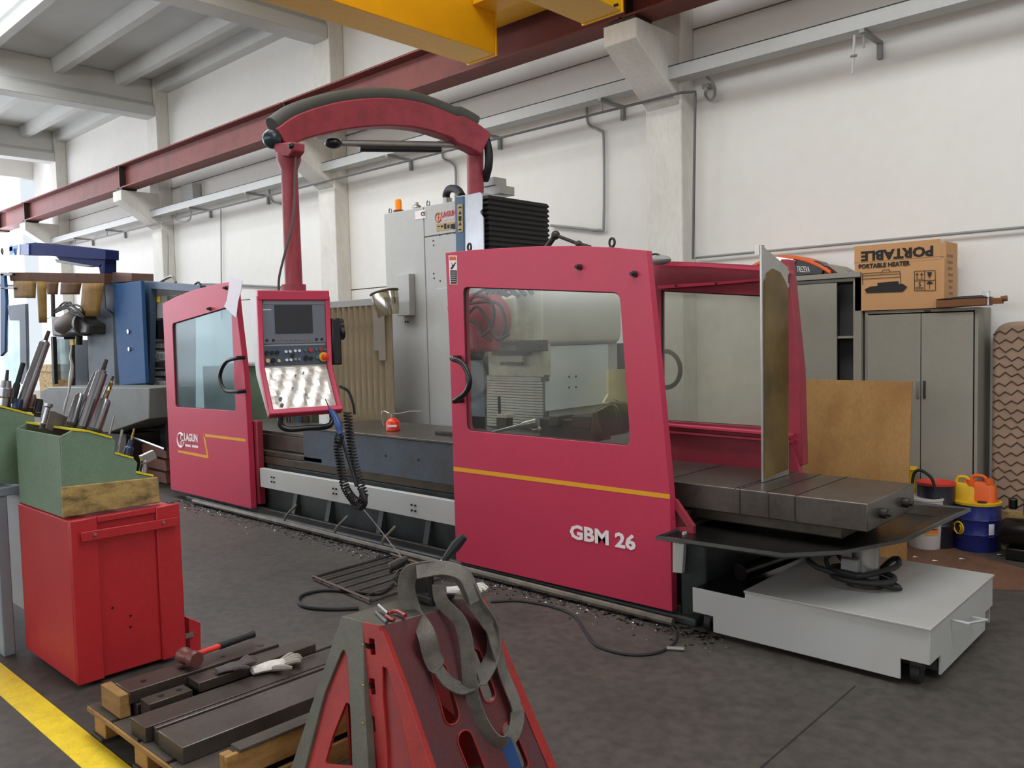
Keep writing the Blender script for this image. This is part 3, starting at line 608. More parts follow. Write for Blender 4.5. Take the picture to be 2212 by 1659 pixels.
def rect(s0, z0, s1, z1, m, nm, t=.006, d=0, bv=0):
    return part(nm, B().obox(ft((s0+s1)/2, (z0+z1)/2, d+t/2), wv*((s1-s0)/2), nv*(t/2), V((0, 0, (z1-z0)/2))), m, CP, bv)
def S(px): return (pan(px, 700)-O).dot(wv)
def Zp(py, px=634): return pan(px, py).z
rect(S(567), Zp(742), S(703), Zp(646), bez, 'screen_bezel', .01, .001, .003)
rect(S(569), Zp(657), S(702), Zp(649), mat('bezel_light', (138, 142, 150), .4, dirt=0), 'bezel_strip', .003, .0112)
rect(S(593), Zp(720), S(674), Zp(659), mat('screen_dark', (40, 40, 48), .18, dirt=0), 'screen', .004, .011)
rect(S(568), Zp(670), S(586), Zp(668), whitep, 'maker_plate', .001, .0112)
for k in range(8): rect(S(600+k*9.6)-.008, Zp(733)-.007, S(600+k*9.6)+.008, Zp(733)+.007, mat('key_taupe', (128, 118, 116), .5, dirt=0), 'soft_key', .004, .011)
for px in (574, 588, 681, 693): rect(S(px)-.009, Zp(734)-.008, S(px)+.009, Zp(734)+.008, blackp, 'soft_key', .004, .011)
rect(S(567), Zp(788), S(706), Zp(746), bezd, 'switch_plate', .008, .001, .002)
def knob(px, py, r, m, t=.012, nm='push_button'):
    c = ft(S(px), Zp(py), .009); part(nm, B().cyl(c, c+nv*t, r, n=12), m, CP)
wb_ = mat('button_white', (224, 226, 226), .4, dirt=0); gb_ = mat('button_green', (60, 120, 110), .4, dirt=0); rb_ = mat('button_red', (190, 50, 44), .4, dirt=0); yb_ = mat('button_yellow', (216, 186, 120), .4, dirt=0)
for px, py, m, r in ((573, 760, blackp, .014), (584, 760, blackp, .014), (595, 760, blackp, .014), (614, 759, wb_, .010), (623, 759, wb_, .010), (634, 758, wb_, .010), (643, 758, wb_, .010), (656, 757, gb_, .010), (667, 757, rb_, .015), (680, 757, gb_, .010), (689, 756, rb_, .013), (698, 757, gb_, .010),
                     (574, 777, yb_, .015), (586, 777, blackp, .016), (598, 778, yb_, .011), (615, 777, wb_, .010), (624, 777, wb_, .010), (634, 776, greym, .010), (642, 776, greym, .010), (657, 774, blackp, .018), (668, 775, blackp, .012), (681, 774, gb_, .011), (628, 768, blackp, .012)):
    knob(px, py, r, m)
c = ft(S(695), Zp(773), .009); part('stop_button_collar', B().cyl(c, c+nv*.012, .034, n=20), mat('stop_yellow', (240, 190, 40), .4, dirt=0), CP); part('stop_button', B().lathe(c+nv*.012, nv, [(0, .014), (.02, .014), (.021, .025), (.035, .025), (.042, .014)], 18), mat('stop_red', (226, 60, 40), .35, dirt=0), CP)
# crumpled film over the keypad on the sloping lower face
NX, NY = 22, 18; rr_ = random.Random(3); g = []
for j in range(NY+1):
    for i in range(NX+1):
        e = min(i, NX-i, j, NY-j) > 0
        g.append(O+wv*(.03+(PWID-.06)*i/NX)+V((0, 0, kz-.005))+(low*.95)*(j/NY)+lown*(.006+(rr_.random()*.005+.003*math.sin(i*1.3+j*.5) if e else 0)))
part('keypad_film', B().add(g, [(j*(NX+1)+i, j*(NX+1)+i+1, (j+1)*(NX+1)+i+1, (j+1)*(NX+1)+i) for j in range(NY) for i in range(NX)]), foil, CP, ang=15)
for i, j in ((3, 13), (3, 15.5), (10, 4), (13, 3), (8, 9), (12, 12)):
    q = O+wv*(.03+(PWID-.06)*i/NX)+V((0, 0, kz))+low*(j/NY)+lown*.014; part('film_tear', B().cyl(q, q+lown*.003, .013 if i == 3 else .006, n=8), blackp, CP)
q0 = ft(.08, botz-.02, botd-.02); q1 = ft(PWID-.06, botz-.02, botd-.02)
part('hand_rail', B().tube(smooth([q0, q0+V((0, 0, -.07)), q0+wv*.05+nv*.02+V((0, 0, -.1)), q0.lerp(q1, .5)+nv*.02+V((0, 0, -.1)), q1-wv*.04+nv*.02+V((0, 0, -.1)), q1+V((0, 0, -.06)), q1], 6), .021, 10), blackp, CP)
# handwheel unit on the side
s1 = O+wv*(PWID+.02)
part('handwheel_unit', B().obox(s1+V((0, 0, Zp(740)))-nv*.03+wv*.03, wv*.035, nv*.06, V((0, 0, .17))), blackp, CP, .01)
for zz, r in ((705, .035), (720, .055), (695, .02)):
    q = s1+wv*.065+V((0, 0, Zp(zz)))-nv*.02; part('handwheel', B().lathe(q, wv, [(0, r), (.03, r), (.035, r*.8)], 18), blackp, CP)
part('coil_cord', B().tube(smooth([PY(735, 835, 3.6), PY(752, 845, 3.6), PY(762, 870, 3.6), PY(766, 895, 3.6)], 5), .011, 6), rubber, CP)
# ================================================================== around the machine
# air gun with coil hoses hanging from the pendant
ag = thing('air_gun', 'blue air gun with black coiled hose hanging under the control panel', 'air gun', PY(722, 900, 3.35))
part('gun_body', B().tube(smooth(YP([(712, 884), (722, 897), (730, 915), (735, 938)], 3.35), 5), [.014]*3+[.02]*6+[.024]*4+[.02]*3, 10), mat('gun_blue', (44, 78, 140), .4, dirt=.2), ag)
part('gun_tip', B().cyl(PY(703, 862, 3.3), PY(713, 886, 3.35), .004, n=6), alum, ag)
def coil(path, R, r, turns, name='coil_hose', par=None):
    P = smooth(path, 8); L = [0]
    for i in range(1, len(P)): L.append(L[-1]+(P[i]-P[i-1]).length)
    out = []; n = turns*9
    for k in range(n+1):
        s = L[-1]*k/n; j = max(1, next((i for i in range(len(L)) if L[i] >= s-1e-9), len(L)-1)); t = (s-L[j-1])/max(1e-9, L[j]-L[j-1]); p = P[j-1].lerp(P[j], t)
        tg = (P[j]-P[j-1]).normalized(); a = tg.cross(CF).normalized(); b = tg.cross(a); th = 2*math.pi*k/9
        out.append(p+(a*math.cos(th)+b*math.sin(th))*R)
    return part(name, B().tube(out, r, 5), rubber, par)
coil(YP([(735, 938), (729, 960), (733, 990), (738, 1020), (745, 1050), (760, 1075), (778, 1088)], 3.35), .027, .006, 28, par=ag)
coil(YP([(778, 1088), (786, 1070), (778, 1045), (768, 1010), (760, 970), (755, 935), (752, 905), (750, 890)], 3.45), .027, .006, 30, par=ag)
part('hose_bend', B().tube(smooth(YP([(757, 1065), (762, 1085), (778, 1097), (788, 1085), (780, 1055)], 3.4), 6), .02, 8), rubber, ag)
part('straight_hose', B().tube(smooth(YP([(735, 938), (745, 970), (758, 1010), (770, 1050)], 3.4), 4), .012, 7), rubber, ag)
# things on the table
oc = thing('oil_can', 'small red oil can with bent spout on the machine table', 'oil can', PZ(849, 932, zb))
c = PZ(849, 930, zb+.001)
part('can_body', B().lathe(c, UP, [(0, .056), (.004, .06), (.075, .06), (.083, .055), (.105, .035), (.112, .02)], 22), mat('can_red', (226, 54, 28), .3, dirt=.1), oc)
part('can_cap', B().cyl(c+V((0, 0, .112)), c+V((0, 0, .15)), .016, n=12), alum, oc)
part('spout', B().tube(smooth([c+V((0, 0, .145)), c+V((.06, .05, .15)), c+V((.12, .1, .165)), c+V((.2, .16, .162))], 4), .006, 6), alum, oc)
part('trigger', B().tube(smooth([c+V((-.02, -.02, .15)), c+V((-.06, -.06, .17)), c+V((-.07, -.06, .1)), c+V((-.06, -.05, .04))], 4), .007, 6), alum, oc)
text('PRESSOL', c+V((-.044, -.052, .034)), V((.75, .66, 0)), UP, .018, whitep, oc, width=.07) if False else part('can_label', B().obox(c+V((.043, -.043, .045)), V((.028, .028, 0)), V((.002, -.002, 0)), V((0, 0, .009))), whitep, oc)
c = PZ(960, 939, zb+.001); solo('clamp_strap', B().box((c.x-.1, c.y-.02, zb+.001), (c.x+.12, c.y+.02, zb+.028)), steeld, 'short dark clamp bar lying on the table beside the big door', 'clamp', bevel=.003)
def small(name, px, py, Y, fn, m, label, cat, bevel=.003): o = solo(name, fn(PY(px, py, Y)), m, label, cat, bevel=bevel); return o
zt_ = ZL+.002
c = PZ(640, 920, ZL); solo('tin', B().lathe((c.x-.35, c.y+.3, zt_), UP, [(0, .05), (.15, .05), (.155, .045)], 18), mat('tin_blue', (32, 70, 140), .35, dirt=.2), 'blue tin behind the hand rail of the control panel', 'tin')
c = PZ(700, 915, ZL); solo('parts_box', B().box((c.x-.1, c.y+.15, zb+.002), (c.x+.08, c.y+.3, zb+.13)), mat('box_navy', (36, 44, 72), .5, dirt=.3), 'dark blue box on the table behind the air gun', 'box', bevel=.004)
c = PZ(610, 918, ZL); solo('steel_bush', B().lathe((c.x-.2, c.y+.2, zt_), UP, [(0, .03), (.06, .03), (.062, .02), (.1, .02)], 14), chrome, 'small bright steel bush standing left of the blue tin', 'bush')
solo('oily_casting', B().lathe((c.x-.02, c.y+.3, zt_), UP, [(0, .06), (.07, .06), (.08, .03), (.12, .03)], 12), oily, 'small dark casting standing between the bright bush and the blue tin', 'casting')
rb = thing('red_case', 'red case with white print beyond the table under the brown bellows', 'case', PY(775, 905, 5.2))
part('case_body', bxY(742, 797, 875, 935, 5.3, .2), mat('case_red', (190, 40, 36), .5, dirt=.3), rb, .01); part('case_print', bxY(746, 770, 883, 896, 5.297, .002), whitep, rb)
# control box area behind: chuck and fixtures seen through the big window
bar = thing('boring_bar', 'bright steel tapered bar lying on the table behind the big window', 'bar', PY(1080, 935, 4.7))
part('shank', B().cyl(PY(1048, 937, 4.55), PY(1130, 918, 4.75), .007, .022, 12), chrome, bar); part('flange', B().cyl(PY(1130, 918, 4.75), PY(1160, 912, 4.8), .03, .04, 16), alum, bar)
vi = thing('machine_vise', 'long dark machine vise clamped on the table behind the big window', 'vise', PY(1220, 930, 4.8))
part('vise_body', bxY(1165, 1285, 906, 950, 4.82, .2), steeld, vi, .01); part('jaw', bxY(1185, 1205, 898, 920, 4.78, .2), steel, vi, .006); part('jaw', bxY(1235, 1275, 899, 925, 4.78, .2), steeld, vi, .006)
part('screw', B().cyl(PY(1150, 928, 4.8), PY(1180, 925, 4.86), .025, n=12), alum, vi)
cb = thing('clamp_block', 'small dark step block beside the slatted cover', 'block', PY(1085, 920, 4.9))
part('block_base', bxY(1072, 1094, 903, 928, 4.9, .08), steeld, cb, .004); part('block_cap', bxY(1074, 1095, 895, 903, 4.89, .1), creamd, cb, .003); part('stud', B().cyl(PY(1079, 895, 4.93), PY(1078, 856, 4.93), .012, n=8), steeld, cb)
wp = thing('cast_workpiece', 'dark rough casting leaning beside the vise inside the machine', 'workpiece', PY(1310, 940, 4.6))
part('casting_body', polyY([(1283, 885), (1300, 878), (1318, 868), (1332, 876), (1338, 905), (1332, 940), (1308, 944), (1298, 938), (1286, 900)], 4.62, .16), blacko, wp, .02)
part('casting_foot', polyY([(1277, 890), (1284, 889), (1300, 905), (1302, 938), (1276, 936)], 4.66, .12), oily, wp, .01)
bd = solo('side_board', polyX([(1310, 798), (1352, 797), (1360, 880), (1352, 905), (1336, 868), (1322, 862), (1300, 870), (1310, 852)], -3.92, .02), mat('tan_board', (196, 184, 156), .6, dirt=.3), 'pale tan board standing beside the off-white column cover', 'board')
solo('dark_cabinet', bxY(1310, 1345, 742, 1088, 6.9, .3), mat('cabinet_charcoal', (58, 60, 64), .5, dirt=.2), 'dark grey cabinet on the wall side seen through the big window', 'cabinet', bevel=.004)
# side splash guard standing on the table
XS = -2.3
sg = thing('splash_guard', 'tall splash guard of aged yellow plastic in a grey frame standing on the table', 'guard', (XS, 4.75, .81))
o = [PX(x, y, XS) for x, y in ((1641, 530), (1698, 578), (1700, 1026), (1644, 1062))]
o[2].z = .8135; o[3].z = .8135; o[3].y = o[0].y
wn = [PX(x, y, XS) for x, y in ((1646, 612), (1652, 592), (1664, 582), (1680, 590), (1692, 612), (1697, 630), (1697, 1010), (1647, 1030))]
part('guard_frame', B().plate(o, [wn], (.012, 0, 0)), alum, sg)
c_ = sum(wn, V())/len(wn); part('guard_pane', B().prism([c_+(p-c_)*1.01+V((.0125, 0, 0)) for p in wn], (.006, 0, 0)), polyy, sg)
part('edge_flange', B().prism([PX(1630, 530, XS-.03), PX(1641, 530, XS-.03), PX(1641, 552, XS-.03), PX(1630, 552, XS-.03)], (.03, 0, 0)), alum, sg)
for y in (585, 612): part('hinge', B().cyl(PX(1700, y, XS), PX(1700, y+9, XS), .014, n=8), alum, sg)
# drip tray
dt = thing('drip_tray', 'wide dark sheet metal drip tray under the right end of the table', 'tray', (-2, 4.5, .55))
rim = [(-2.62, 3.96, .565), (-2.35, 3.88, .60), (-1.84, 3.93, .60), (-1.62, 4.15, .605), (-1.46, 4.55, .61), (-1.38, 5.46, .63), (-1.9, 5.5, .62), (-2.6, 5.4, .58)]
flr = [(-2.62, 4.05, .55), (-2.35, 4.02, .545), (-1.9, 4.06, .545), (-1.75, 4.22, .55), (-1.62, 4.6, .555), (-1.55, 5.36, .57), (-1.9, 5.4, .565), (-2.6, 5.3, .555)]
n = len(rim); part('tray_floor', B().prism(flr, (0, 0, -.006)), blacko, dt)
part('tray_inner', B().add([V(p)+V((0, 0, .002)) for p in flr]+[V(a)*.9+V(b_)*.1 for a, b_ in zip(rim, flr)], [(i, (i+1) % n, n+(i+1) % n, n+i) for i in range(n)]), blacko, dt)
part('tray_rim', B().add(flr+rim+[V(p)+V((0, 0, -.02)) for p in rim]+[V(p)+V((0, 0, -.012)) for p in flr], [(i, (i+1) % n, n+(i+1) % n, n+i) for i in range(n)]+[(n+i, n+(i+1) % n, 2*n+(i+1) % n, 2*n+i) for i in range(n)]+[(2*n+i, 2*n+(i+1) % n, 3*n+(i+1) % n, 3*n+i) for i in range(n)]), mat('tray_metal', (96, 98, 96), .4, .5, dirt=.6, dcol=(40, 38, 36)), dt)
# coolant tank
tk = thing('coolant_tank', 'low white coolant tank on casters in front of the lockers', 'tank', (-1.8, 4.6, 0))
F0 = [(1487, 1268), (1603, 1287), (1603, 1281), (2013, 1359), (2012, 1432), (1951, 1422), (1950, 1472), (1531, 1378), (1531, 1347), (1487, 1338)]
front = [PY(x, y, 4.11) for x, y in F0]
zt = .297
fx = [p.x for p in front]
front = [V((-2.475, 4.11, .262)), V((-2.15, 4.11, .262)), V((-2.15, 4.11, zt)), V((-1.208, 4.11, zt)), V((-1.208, 4.11, .13)), V((-1.34, 4.11, .13)), V((-1.34, 4.11, .03)), V((-2.345, 4.11, .03)), V((-2.345, 4.11, .12)), V((-2.475, 4.11, .12))]
part('front_panel', B().prism(front, (0, .012, 0)), creamwhite, tk, .003)
part('side_panel', B().prism([(-1.208, 4.122, zt), (-1.208, 5.23, zt), (-1.208, 5.23, .13), (-1.208, 5.08, .13), (-1.208, 5.08, .03), (-1.208, 4.28, .03), (-1.208, 4.28, .13), (-1.208, 4.122, .13)], (-.012, 0, 0)), cream, tk, .003)
part('rear_panel', B().box((-2.475, 5.218, .03), (-1.221, 5.23, zt-.001)), cream, tk)
part('tank_body', B().box((-2.47, 4.3, .04), (-1.23, 5.1, .235)), mat('tank_dark_grey', (60, 60, 58), .6, dirt=.4), tk)  # plain dark grey body inside the white panels
part('lid', B().box((-2.15, 4.095, .2975), (-1.2, 5.235, .31)), mat('lid_white_shaded', (166, 164, 160), .35, dirt=.3, dcol=(140, 137, 130)), tk, .003)  # white lid, the shade lying on it put into a darker colour
part('filter_tray', B().box((-2.47, 4.125, .236), (-2.155, 5.2, .255)), blacko, tk)
hp = [PX(x, y, -1.2) for x, y in ((2058, 1340), (2100, 1333))]
part('handle', B().tube([hp[0], hp[0]+V((.07, 0, 0)), hp[1]+V((.07, 0, 0)), hp[1]], .007, 6), cream, tk)
for x, y in ((-1.29, 4.2), (-2.41, 4.2), (-1.29, 5.15), (-2.41, 5.15)):
    cs = part('caster', B().cyl((x-.02, y, .05), (x+.02, y, .05), .05, n=18), rubber, tk); part('caster_fork', B().box((x-.03, y-.03, .06), (x+.03, y+.03, .12)), steeld, cs, .004)
cpm = thing('coolant_pump', 'grey coolant pump with coiled hose on the white tank lid', 'pump', (-1.85, 4.95, .31))
pc_ = PZ(1862, 1268, .31); px_, py_ = pc_.x, pc_.y+.05
part('pump_motor', B().lathe((px_, py_, .36), UP, [(0, .07), (.17, .07), (.18, .05)], 20), alum, cpm)
part('fin_ring', B().lathe((px_, py_, .311), UP, [(0, .1), (.02, .1), (.025, .075), (.05, .07)], 20), steeld, cpm)
part('terminal_box', B().box((px_-.09, py_-.12, .40), (px_+.0, py_-.065, .47)), greym, cpm, .006)
hp_ = [(px_+.26*math.cos(a), py_+.18*math.sin(a)-.06, .335+.006*a) for a in [i*.45 for i in range(26)]]
part('pump_hose', B().tube(smooth([PY(1740, 1185, 4.6), PY(1765, 1225, 4.5)]+[(x*.62+px_*.38, y*.62+py_*.38, z) for x, y, z in hp_]+[PY(1935, 1225, 4.75), PY(1940, 1208, 4.8), PY(1925, 1210, 4.9), PY(1895, 1238, 4.95)], 3), .016, 7), rubber, cpm)
part('pump_hose', B().tube(smooth([PY(1790, 1228, 4.8), PY(1785, 1205, 4.8), PY(1805, 1195, 4.8), PY(1820, 1210, 4.85)], 4), .014, 7), rubber, cpm)
solo('sludge_hose', B().tube(smooth([(-2.33, 4.4, .31), (-2.25, 4.8, .33), (-2.2, 5.1, .36), (-2.15, 5.4, .4)], 4), .05, 10), blacko, 'thick black hose lying along the edge of the white tank', 'hose')
# ---- electrical cabinet
YE = 5.55
ecb = thing('electrical_cabinet', 'tall light grey electrical cabinet behind the milling machine', 'cabinet', (-6.4, 5.8, 0))
xa, xm_, xb = PY(837, 700, YE).x, PY(922, 700, YE).x, PY(990, 700, YE).x; ztp = PY(880, 453, YE).z
part('cabinet_body', B().box((xa+.01, YE+.03, 0), (xb, YE+.7, ztp-.01)), cream, ecb, .01)
d_ = part('cabinet_door', B().box((xa, YE, .1), (xm_-.006, YE+.03, ztp)), cream, ecb, .006)
part('upper_panel', B().box((xm_+.006, YE, PY(960, 506, YE).z+.006), (xb, YE+.03, ztp)), cream, ecb, .004)
d2 = part('cabinet_door', B().box((xm_+.006, YE, .1), (xb, YE+.03, PY(960, 506, YE).z-.006)), cream, ecb, .004)
part('recess_door', B().box((PY(945, 700, YE).x, YE-.012, .3), (PY(978, 700, YE).x, YE-.001, PY(960, 622, YE).z)), cream, d2, .004)
for x, y in ((950, 505), (965, 502), (982, 500), (936, 517), (937, 527), (937, 588), (938, 598), (951, 604)): p = PY(x, y+3, YE); part('screw', B().cyl(p, p-V((0, .004, 0)), .009, n=8), steeld, d2)
part('mast_bracket', B().box((PY(857, 640, YE-.08).x, YE-.08, PY(870, 683, YE).z), (PY(884, 640, YE-.08).x, YE-.001, PY(870, 594, YE).z)), cream, ecb, .006)
for x in (876, 881): p = PY(x, 695, YE); part('screw', B().cyl(p, p-V((0, .004, 0)), .011, n=8), blackp, ecb)
for x, y in ((843, 457), (925, 440)): p = PY(x, y, YE+.1); part('lifting_eye', B().torus(p, (.2, 1, 0), .028, .007, 14, 6).cyl(p-V((0, 0, .05)), p-V((0, 0, .03)), .012, n=8), chrome, ecb)
bc = PY(861, 458, YE+.12); part('beacon', B().lathe(bc, UP, [(0, .05), (.02, .05), (.021, .036), (.11, .036), (.13, .03)], 18), amber, ecb); part('beacon_base', B().cyl(bc-V((0, 0, .02)), bc+V((0, 0, .018)), .055, n=18), mat('beacon_base', (110, 50, 30), .5, dirt=0), ecb)
p = PY(900, 450, YE+.1); part('cable_entry', B().sphere(p, .055, .05, .04).cyl(p, p+V((0, 0, .06)), .02, n=8), alum, ecb)
part('rating_plate', B().box((PY(897, 460, YE).x, YE-.004, PY(908, 473, YE).z), (PY(920, 460, YE).x, YE-.001, PY(908, 455, YE).z)), whitep, ecb)
ptxt('CE', (910, 467), (919, 465), 9, YE-.004, printm, ecb, bold=.01)
ptxt('LAGUN', (954, 470), (985, 463), 12, YE, redp, ecb, bold=.02)
logo(947, 470, 6, 10, YE, orap, ecb)
for k in range(2): part('small_print', B().box((PY(955+k*16, 475, YE).x, YE-.003, PY(960, 476.5, YE).z), (PY(966+k*16, 475, YE).x, YE-.001, PY(960, 473, YE).z)), mat('pale_red_print', (226, 170, 170), .6, dirt=0), ecb)
part('axis_label', B().box((PY(943, 490, YE).x, YE-.003, PY(963, 497, YE).z), (PY(984, 490, YE).x, YE-.001, PY(963, 481, YE).z)), goldl, ecb)
for k, x in enumerate((948, 955, 962, 969, 976, 981)): c = PY(x, 489, YE-.003); part('axis_mark', B().box(c+V((-.018, -.001, -.006-(.02 if k in (2,) else .004*k))), c+V((.014, 0, .006+(.02 if k == 2 else .004*k)))), printm, ecb)
part('flexible_hose', B().tube(smooth([PY(966, 436, YE+.1), PY(964, 420, YE+.1), PY(972, 408, YE+.05), PY(988, 410, YE-.1), PY(998, 424, YE-.2)], 5), .037, 12), rubber, ecb)
part('hose_gland', B().cyl(PY(966, 440, YE+.1), PY(966, 428, YE+.1), .05, n=14), alum, ecb)
# face shield hanging on the cabinet
fs = thing('face_shield', 'amber tinted face shield hanging on the grey electrical cabinet', 'face shield', PY(838, 660, 5.3))
b = B(); R0 = .14; cc = PY(832, 655, 5.05); g = []
for j in range(7):
    for i in range(11):
        a = -1.3+2.6*i/10; rr = R0*(1-.02*j*j*.35); ax = V((math.sin(a)*rr, -math.cos(a)*rr*.8+.08, .11-.038*j)); ax = Matrix.Rotation(-.25, 3, 'Y') @ (Matrix.Rotation(.7, 3, 'Z') @ ax); g.append(cc+ax)
part('visor', B().add(g, [(j*11+i, j*11+i+1, j*11+12+i, j*11+11+i) for j in range(6) for i in range(10)]), visorg, fs)
part('head_band', B().tube([g[i]+V((0, 0, .01)) for i in range(11)], .012, 7), mat('band_brown', (70, 56, 40), .5, dirt=0), fs)
part('hanger', B().tube([g[5], PY(845, 632, 5.5)], .006, 6), mat('band_brown', (70, 56, 40)), fs)
# vertical brown bellows left of the cabinet
YV = 5.2
xa_, xb_ = PY(712, 760, YV).x, PY(848, 760, YV).x
bw = thing('pleated_curtain', 'brown stained pleated way curtain between control panel and grey cabinet', 'curtain', ((xa_+xb_)/2, YV, .9))
N = 11; st = (xb_-xa_)/N; ZT = PY(780, 662, YV).z
for k in range(N):
    x = xa_+k*st; z0 = .86 if k < 9 else .8; z1 = ZT
    part('pleat', B().prism([(x, YV, z0), (x+st*.5, YV-.06, z0), (x+st, YV, z0), (x+st, YV+.01, z0), (x, YV+.01, z0)], (0, 0, z1-z0)), bellm, bw)
part('top_rail', B().box((xa_-.03, YV-.05, ZT), (xb_+.05, YV+.05, ZT+.07)), greym, bw, .004)
part('hanging_strip', B().box((PY(806, 700, YV-.06).x, YV-.06, PY(812, 757, YV).z), (PY(818, 700, YV-.06).x, YV-.055, ZT)).box((PY(817, 700, YV-.06).x, YV-.066, PY(822, 778, YV).z), (PY(832, 700, YV-.06).x, YV-.061, ZT)), mat('strip_taupe', (116, 106, 92), .6, dirt=.3), bw)
part('curtain_foot', B().box((xa_, YV-.02, .45), (xb_, YV+.1, .855)), oily, bw)
# grey screen / green cabinet behind the pendant
gc = thing('green_cabinet', 'dull green cabinet behind the left sliding door', 'cabinet', (-9.4, 5.9, 0))
part('cabinet_body', bxY(440, 600, 792, 935, 5.6, .6), mat('cabinet_olive', (92, 112, 88), .55, dirt=.3), gc, .01)
part('worktop', B().box((-10.6, 5.55, PY(520, 790, 5.6).z), (-8.5, 6.25, PY(520, 790, 5.6).z+.03)), greym, gc)
# ================================================================== lockers and things by the wall
YL = 7.2
def locker_body(x0, x1, zt, th):
    return B().box((x0, YL+.02, 0), (x0+th, YL+.39, zt)).box((x1-th, YL+.02, 0), (x1, YL+.39, zt)).box((x0+th, YL+.02, zt-th), (x1-th, YL+.39, zt)).box((x0+th, YL+.37, 0), (x1-th, YL+.39, zt-th)).box((x0+th, YL+.02, 0), (x1-th, YL+.37, .08))
xr0, xr1, zR = PY(1866, 760, YL).x, PY(2111, 760, YL).x, 1.86
lk = thing('locker', 'grey steel two-door locker under the cardboard box', 'locker', ((xr0+xr1)/2, YL+.2, 0))
part('carcass', locker_body(xr0, xr1, zR, .025), lockm, lk, .003)
xm2 = PY(1989, 760, YL).x
for a, b, h in ((xr0+.03, xm2-.003, xm2-.02), (xm2+.003, xr1-.03, xm2+.03)):
    d = part('door', B().box((a, YL, .07), (b, YL+.018, zR-.035)), lockm, lk, .003)
    part('door_handle', B().box((h-.009, YL-.012, PY(1990, 860, YL).z), (h+.009, YL-.001, PY(1990, 822, YL).z)), alum if h < xm2 else steeld, d, .002)
part('latch', bxY(1996, 2008, 670, 673, YL-.004, .02), steeld, lk)
xl0, xl1 = PY(1708, 700, YL).x, PY(1862, 700, YL).x-.004; zL2 = PY(1790, 603, YL).z
l2 = thing('locker', 'taller grey steel locker with one sliding door open on empty shelves', 'locker', ((xl0+xl1)/2, YL+.2, 0))
part('carcass', locker_body(xl0, xl1, zL2, .03), lockm, l2, .003)
part('top_slab', B().box((xl0-.02, YL-.03, zL2+.001), (xl1+.0, YL+.39, zL2+.045)), lockm, l2, .003)
xo = PY(1807, 700, YL).x
part('door', B().box((xl0+.035, YL, .1), (xo, YL+.018, zL2-.035)), lockm, l2, .002)
part('post', B().box((PY(1843, 700, YL).x, YL, .05), (xl1-.001, YL+.019, zL2-.001)), lockm, l2, .002)
for z in (PY(1825, 726, YL).z, PY(1825, 860, YL).z): part('shelf', B().box((xl0+.032, YL+.02, z-.02), (xl1-.032, YL+.36, z)), lockm, l2)
part('inner_panel', B().box((xo-.05, YL+.2, .09), (xo+.10, YL+.21, zL2-.04)), lockd, l2)
# cardboard box
cx0, cx1 = PY(1846, 600, 7.2).x, PY(2040, 600, 7.2).x; ctop, cbot = PY(1940, 524, 7.2).z, zR+.003
cbx = thing('cardboard_box', 'large brown cardboard box printed PORTABLE HEATER on top of the two-door locker', 'box', ((cx0+cx1)/2, 7.37, cbot))
part('carton', B().box((cx0, 7.2, cbot), (cx1, 7.55, ctop-.16)), cardm, cbx, .003)
zf = PY(1940, 561, 7.2).z
part('upper_flap', B().box((cx0, 7.196, ctop-.159), (cx1-.03, 7.201, ctop)).box((cx1-.029, 7.203, ctop-.159), (cx1+.01, 7.208, ctop-.03)).box((cx1-.004, 7.21, ctop-.159), (cx1, 7.55, ctop-.02)), cardm, cbx)
part('flap_crease', B().box((cx0, 7.1945, zf-.002), (cx1, 7.1957, zf+.002)), mat('crease', (150, 108, 70), .8, dirt=0), cbx)
YC = 7.195
def ct(s, a, b, h, **k):
    p, q = PY(*a, YC), PY(*b, YC); return text(s, V((p.x, YC, p.z)), RX, UP, PY(a[0], a[1]-h, YC).z-p.z, printm, cbx, width=q.x-p.x, **k)
p = PY(2016, 533, YC); q = PY(1860, 553, YC)
text('PORTABLE', V((p.x, YC-.001, PY(2016, 530, YC).z)), -RX, -UP, .085, printm, cbx, width=p.x-q.x, bold=.04)
ct('PORTABLE HEATER', (1855, 581), (1966, 574), 10, bold=.03)
def line(x0, y0, x1, y1, wpx=1.2):
    a, b = PY(x0, y0, YC), PY(x1, y1, YC); d = (b-a).normalized(); nrm = V((-d.z, 0, d.x))*(wpx*.0018)
    return [a-nrm, b-nrm, b+nrm, a+nrm]
b = B()
for l in ((1863, 591, 1944, 586), (1863, 591, 1864, 616), (1944, 586, 1946, 613), (1863, 603, 1944, 598), (1863, 596, 1944, 591), (1904, 588, 1908, 583), (1908, 583, 1921, 582), (1921, 582, 1923, 587),
          (1975, 586, 2020, 584), (1975, 586, 1976, 628), (2020, 584, 2021, 627), (1976, 628, 2021, 627), (1997, 585, 1998, 628), (1975, 607, 2021, 605), (1981, 602, 1981, 590), (1991, 602, 1991, 590), (1978, 594, 1981, 590), (1984, 594, 1981, 590), (1988, 594, 1991, 590), (1994, 594, 1991, 590), (1978, 603, 1995, 603), (1978, 621, 1995, 621), (1978, 624, 1995, 624), (2008, 602, 2008, 596), (2008, 624, 2008, 612)):
    b.prism([v+V((0, -.001, 0)) for v in line(*l)], (0, -.0008, 0))
for pts in ([(1895, 611), (1940, 607), (1942, 614), (1896, 618)], [(1868, 625), (1880, 619), (1950, 613), (1960, 620), (1950, 630), (1872, 633)], [(2003, 588), (2013, 588), (2011, 597), (2005, 597)], [(2001, 613), (2004, 609), (2008, 607), (2013, 609), (2016, 613)]): b.prism([PY(x, y, YC)+V((0, -.001, 0)) for x, y in pts], (0, -.0008, 0))
part('printed_drawing', b, printm, cbx)
text('5', V((PY(1984, 618, YC).x, YC, PY(1984, 619, YC).z)), RX, UP, .035, printm, cbx)
